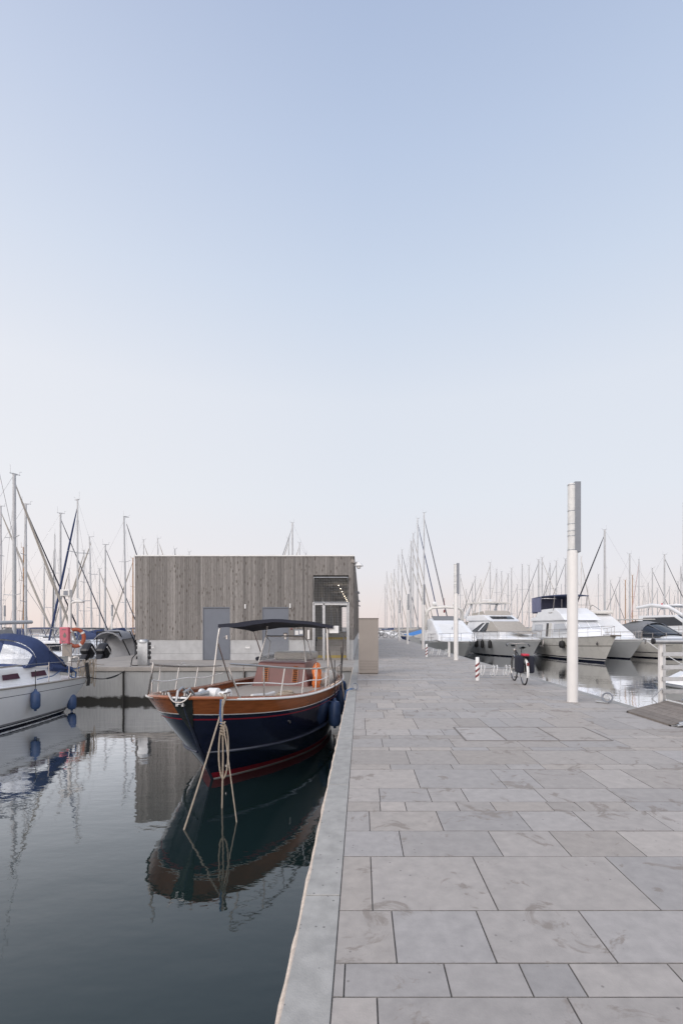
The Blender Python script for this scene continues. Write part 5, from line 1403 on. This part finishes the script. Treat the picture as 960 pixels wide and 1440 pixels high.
# square white mark near the stem, small drain fittings
b = MB(); p = H.P(.965, .17, 1, .006); b.box(p.x - .04, p.x + .04, p.y - .005, p.y + .012, p.z - .02, p.z + .02); p = H.P(.80, .66, 1, .004); b.lathe([(.03, 0), (.035, .015), (.02, .02)], p, 10, mtx=Matrix.Rotation(-PI / 2, 4, 'X')); b.build('skin_fitting', 'steel', th)
TW = Matrix.Translation(th.location) @ Matrix.Rotation(th.rotation_euler.z, 4, 'Z')
# lifebuoy on the console side
p = TW @ Vector((2.5, cy + 1.0, 1.52))
t = thing('lifebuoy', 'bright orange lifebuoy hanging beside the burgundy console', 'lifebuoy', p, th.rotation_euler.z + r0(98))
b = MB(); b.tube([(.02 * math.sin(a), .21 * math.cos(a * PI / 14), .29 * math.sin(a * PI / 14)) for a in range(28)], .085, 10, closed=True); b.build('buoy_ring', 'orange', t)
b = MB()
for k in range(4):
    a0 = k * PI / 2 + .3; b.tube([(.0, .30 * math.cos(a0 + d_), .38 * math.sin(a0 + d_)) for d_ in (0, .3, .6, .9, 1.2)], .008, 5)
b.build('grab_line', 'whitepaint', t)
# blue fenders between launch and quay
for x, lb, zz in ((3.42, 'blue fender hanging nearest on the wooden launch, the largest in view', -.62), (2.1, 'blue fender wedged between the launch and the quay, second one', -.52), (.75, 'blue fender at the stern of the wooden launch, partly hidden', -.42)):
    p = TW @ (H.P(H.t_of(x, .62), .62, 1, .13))
    px_ = min(p.x, XL - .16)
    f = fender(px_, p.y, zz, lb, 'fender', .15, .62, 'blue fenders on the wooden launch', 1.0)
    f.children[1].data  # lanyard
# mooring ropes
wz = ZW - .35
pw = TW @ Vector((6.75, .22, 1.62))
def rope_thing(pts, r, m, label):
    b = MB(); b.tube(pts, r, 7); return tag(b.build('mooring_rope', m), label, 'mooring rope', 'mooring ropes of the wooden launch')
e1 = TW @ (H.P(.965, 1, 1, .03) + Vector((0, 0, .03)))
g1 = Vector((X(316, 7.75), 7.75, Z(984, 7.75)))
rope_thing([tuple(pw), tuple(g1 + Vector((0, .05, .03)))] + sag(g1, (X(262, 6.7) - .05, 6.75, ZW), .03) [1:] + [(X(250, 6.6), 6.6, ZW - .3)], .013, 'rope', 'straight hemp mooring rope slanting from the bow rail into the water')
g2 = Vector((X(313, 7.6), 7.6, Z(986, 7.6)))
lp_ = []
for i in range(25):
    a = i / 24 * 2 * PI; lp_.append((g2.x + .075 * math.sin(a) + .015, g2.y + .02 * math.cos(a), g2.z - .37 - .42 + .42 * math.cos(a) * (1 if math.cos(a) > 0 else 1) - .0))
k_ = [tuple(pw), tuple(g2 + Vector((.02, .1, .03))), tuple(g2), tuple(g2 + Vector((-.01, -.01, -.35)))]
b = MB(); b.tube(k_, .015, 7); b.tube(lp_, .0135, 7, closed=True)
for i in range(5): b.tube([(g2.x + .036 * math.cos(a * PI / 5), g2.y + .036 * math.sin(a * PI / 5), g2.z - .34 - .045 * i + .012 * math.cos(a)) for a in range(10)], .013, 6, closed=True)
b.tube([tuple(g2 + Vector((0, 0, -.35))), tuple(g2 + Vector((.012, -.02, -.9))), (g2.x + .0, g2.y - .05, ZW - .3)], .014, 6)
tag(b.build('mooring_rope', 'rope'), 'knotted hemp rope hanging in a long loop from the bow of the launch', 'mooring rope', 'mooring ropes of the wooden launch')
rope_thing([tuple(g2 + Vector((-.03, .02, .02))), tuple(g2 + Vector((-.035, -.01, -.2))), tuple(g2 + Vector((-.01, -.03, -.36)))], .016, 'bluerope', 'short blue rope tied over the hanging hemp rope knot')
rope_thing([tuple(g2 + Vector((.02, -.03, -.4)))] + sag(g2 + Vector((.06, -.04, -.6)), (X(333, 7.0), 7.0, ZW - .02), .0) + [(X(336, 6.9), 6.9, ZW - .3)], .009, 'rope', 'thin grey line running down beside the hanging rope loop')
pe = TW @ (H.P(H.t_of(1.4, .5), .5, 1, .1)); ps = TW @ gun(2.0, 1, .0)
rope_thing(sag((ps.x + .02, ps.y, ps.z), (-.33, 11.9, -.75), .05), .02, 'rope', 'slack pale rope in the dark gap between launch and quay')

# ================================================================== WHITE SAILING YACHT AT THE PICTURE EDGE (stern towards the quay)
hd = Vector((-.13, -.99, 0)).normalized()
L2 = 11.0
org2 = Vector((-10.9, 17.05, 0))
ts_ = thing('sailing_boat', 'white sailing yacht with blue sprayhood and blue fenders, cut by the picture edge', 'sailing boat', (org2.x, org2.y, ZW), heading(hd.x, hd.y))
H2 = Hull(L2, 1.78, lambda q: 1.10 + .28 * q * q, rake=.6, bwl=.93, tm=.45, a=(1.9, 2.2), e=(1, .9), stern=.80, stern_wl=.66, sternrake=.8, flare=.8)
b = H2.mesh([-.3, 0., .045, .075, .10, .15, .80, .815, .95, 1.], [1, 1, 0, 1, 2, 0, 3, 0, 0], n=30)
b.build('hull', ['white', 'navyhull', 'greycloth', 'navystem'], ts_, angle=50)
b = MB()
for sd in (1, -1): b.tube([H2.P(i / 30, 1, sd, .0) + Vector((0, 0, .02)) for i in range(31)], .028, 8)
b.build('toe_rail', 'teak', ts_)
hw2 = lambda x, z: 1.22 - .30 * (z - 1.1) - .02 * max(0, x - 3) ** 1.5
b = MB(); house(b, [(1.0, 1.05), (9.3, 1.2), (8.3, 1.36), (6.5, 1.56), (2.6, 1.66), (1.0, 1.5)], hw2); cr = b.build('coachroof', 'white', ts_, bevel=.05)
for xa in (1.6, 2.62, 3.75, 4.9, 6.1):
    for sd in (1, -1):
        b = MB(); side_panels(b, [(xa, 1.31), (xa + .58, 1.31), (xa + .56, 1.46), (xa + .04, 1.47)], hw2, .012, sides=(sd,)); b.build('portlight', 'portlight', cr)
b = MB()
for sd in (-1, 1): b.tube([(2.4, sd * 1.0, 1.68), (6.8, sd * .88, 1.6)], .022, 6)
b.build('grab_rail', 'teak', cr)
# sprayhood: front window towards the bow, open aft
b = MB(); rows_ = []
prof = [(2.35, .0), (2.3, .5), (2.15, .86), (2.0, .97), (1.8, 1.02), (1.55, .98)]
def arch(xx, f, a): return Vector((xx - .18 * (1 - math.sin(a)), 1.18 * math.cos(a) * (1 if f < .6 else .97), 1.62 + .98 * f * math.sin(a) ** .62))
rows_ = [[arch(xx, f, PI * i / 18) for i in range(19)] for xx, f in prof[2:]]
b.shell([r[::-1] for r in rows_], .015)
low = [[arch(prof[2][0], .82, PI * i / 18) for i in range(19)]]
fr = []
for i in range(19):
    a = PI * i / 18; top = arch(prof[2][0], .82, a); bot = Vector((2.5 - .18 * (1 - math.sin(a)), 1.2 * math.cos(a), 1.60))
    fr.append((bot, top))
for i in list(range(0, 2)) + list(range(8, 10)) + list(range(16, 18)):
    b.shell([[fr[i][0], fr[i + 1][0]], [fr[i][1], fr[i + 1][1]]], .012)
b.shell([[f[0] for f in fr], [f[0].lerp(f[1], .16) for f in fr]], .012); b.shell([[f[0].lerp(f[1], .86) for f in fr], [f[1] for f in fr]], .012)
# canvas flaps aft of the hood
for sd in (-1, 1): b.shell([[(1.45, sd * 1.17, 1.6), (1.45, sd * 1.14, 2.1)], [(.8, sd * 1.22, 1.45), (.95, sd * 1.2, 1.75)]], .015); b.tube([(1.5, sd * 1.2, 1.55), (.7, sd * 1.28, 1.4)], .11, 8)
sh = b.build('sprayhood', 'bluecloth', ts_)
b = MB()
for i0, i1 in ((2, 8), (10, 16)): b.shell([[fr[i][0].lerp(fr[i][1], .15) for i in range(i0, i1 + 1)], [fr[i][0].lerp(fr[i][1], .87) for i in range(i0, i1 + 1)]], .006)
b.build('hood_window', 'vinyl', sh)
b = MB(); b.tube([arch(1.6, .95, PI * i / 18) for i in range(19)], .014, 7)
for sd in (1, -1): b.tube([(.6, sd * 1.3, 1.2), (1.7, sd * 1.18, 2.3)], .014, 6)
b.build('hood_frame', 'steel', sh)
# winch with blue sheet, stern rail with rope bundles
b = MB(); b.lathe([(.09, 0), (.1, .02), (.06, .05), (.06, .12), (.085, .15), (.04, .18)], (1.0, 1.28, 1.42), 14); wn = b.build('winch', 'navycloth', ts_)
b = MB(); b.tube([(1.0, 1.3, 1.5), (.6, 1.36, 1.42), (.1, 1.4, 1.5), (-.25, 1.38, 1.55)], .022, 6); b.tube([(1.0, 1.3, 1.5), (1.5, 1.3, 1.28), (2.2, 1.35, 1.24)], .015, 6); b.tube([(.95, 1.34, 1.42), (.9, 1.42, 1.2), (.7, 1.44, 1.12), (.62, 1.4, 1.3), (.8, 1.38, 1.44)], .025, 6); b.build('sheet', 'bluerope', wn)
b = MB()
st_p = [H2.P(H2.t_of(x), 1, sd, -.1) for x, sd in ((1.0, 1), (.1, 1), (.1, -1), (1., -1))]
b.tube([p_ + Vector((0, 0, .6)) for p_ in st_p[:2]] + [st_p[1] + Vector((-.05, -.3, .6))], .016, 7); b.tube([st_p[2] + Vector((-.05, .3, .6)), st_p[2] + Vector((0, 0, .6)), st_p[3] + Vector((0, 0, .6))], .016, 7)
for p_ in st_p: b.tube([p_, p_ + Vector((0, 0, .6))], .014, 6)
b.tube([st_p[1] + Vector((-.05, -.3, .6)), st_p[1] + Vector((-.05, -.3, -.05))], .014, 6)
b.tube([st_p[0] + Vector((0, 0, .6))] + [H2.P(H2.t_of(2 + i), 1, 1, -.08) + Vector((0, 0, .62)) for i in range(8)], .007, 5)
for i in range(4): p_ = H2.P(H2.t_of(2 + i * 1.9), 1, 1, -.08); b.tube([p_, p_ + Vector((0, 0, .64))], .012, 6)
b.build('stern_rail', 'steel', ts_)
b = MB()
for k in range(8):
    o = st_p[1] + Vector((.34 - .11 * k + R.uniform(-.05, .05), .06 + R.uniform(-.03, .05), .6)); w_ = R.uniform(.05, .10); h_ = R.uniform(.28, .52)
    b.tube([o + Vector((w_ * math.sin(a * PI / 8), .03 * math.cos(a * PI / 8), -h_ + h_ * math.cos(a * PI / 8))) for a in range(16)], .012, 6, closed=True)
b.build('rope_bundle', 'rope', ts_)
b = MB()
for k in range(3):
    o = st_p[1] + Vector((.1 - .06 * k, .1, .5)); b.tube([o, o + Vector((.03, .05, -.3)), o + Vector((-.02, .06, -.6)), o + Vector((.0, .04, -.8))], .018, 6)
b.build('dark_line', 'blackrub', ts_)
# mast, boom out of frame
b = MB(); b.tube([(4.3, 0, 1.5), (4.3, 0, 15.6)], .09, 10); b.tube([(4.2, 0, 2.9), (.9, 0, 3.0)], .06, 8); b.build('mast', 'alu', ts_)
b = MB(); b.tube([(4.3, 0, 15.5), (1.2, 0, 4.2), (.05, 1.25, 1.2)], .008, 5); b.tube([(1.2, 0, 4.2), (.05, -1.25, 1.2)], .008, 5)
for sd in (1, -1): b.tube([(4.2, sd * 1.6, 1.15), (4.3, 0, 14.5)], .007, 5)
b.tube([(10.8, 0, 1.4), (4.3, 0, 15)], .007, 5); b.build('rigging', 'wire', ts_)
T2 = Matrix.Translation(ts_.location) @ Matrix.Rotation(ts_.rotation_euler.z, 4, 'Z')
for x, lb in ((2.75, 'blue fender hanging on the white sailing yacht below the sprayhood'), (4.85, 'blue fender on the white sailing yacht cut by the picture edge')):
    p = T2 @ H2.P(H2.t_of(x, .62), .62, 1, .14)
    fender(p.x, p.y, p.z, lb, 'fender', .125, .52, 'blue fenders on the white sailing yacht', .62)
p = T2 @ (H2.P(.02, .05, 1, .1)); f = fender(p.x + .05, p.y + .3, -1.02, 'blue fender low at the stern of the white sailing yacht, touching the water', 'fender', .14, .5, 'blue fenders on the white sailing yacht', .8)
a_ = T2 @ (st_p[1] + Vector((0, 0, .05)))
b = MB(); b.tube(sag(a_, (X(193, 18.9), 18.4, .03), .28, 20), .016, 6); b.tube(sag(a_, (X(193, 18.9), 18.4, .03), .28, 20)[9:15], .03, 7, 0); tag(b.build('mooring_rope', 'blackrub'), 'sagging dark mooring rope from the white sailing yacht to the power pedestal', 'mooring rope')
b = MB(); b.tube(sag(T2 @ (st_p[1] + Vector((.0, -.1, .6))), (X(150, 19.2), 19.0, .02), .05, 10), .010, 6); tag(b.build('mooring_rope', 'rope'), 'thin pale line running from the stern rail to the platform', 'mooring rope')
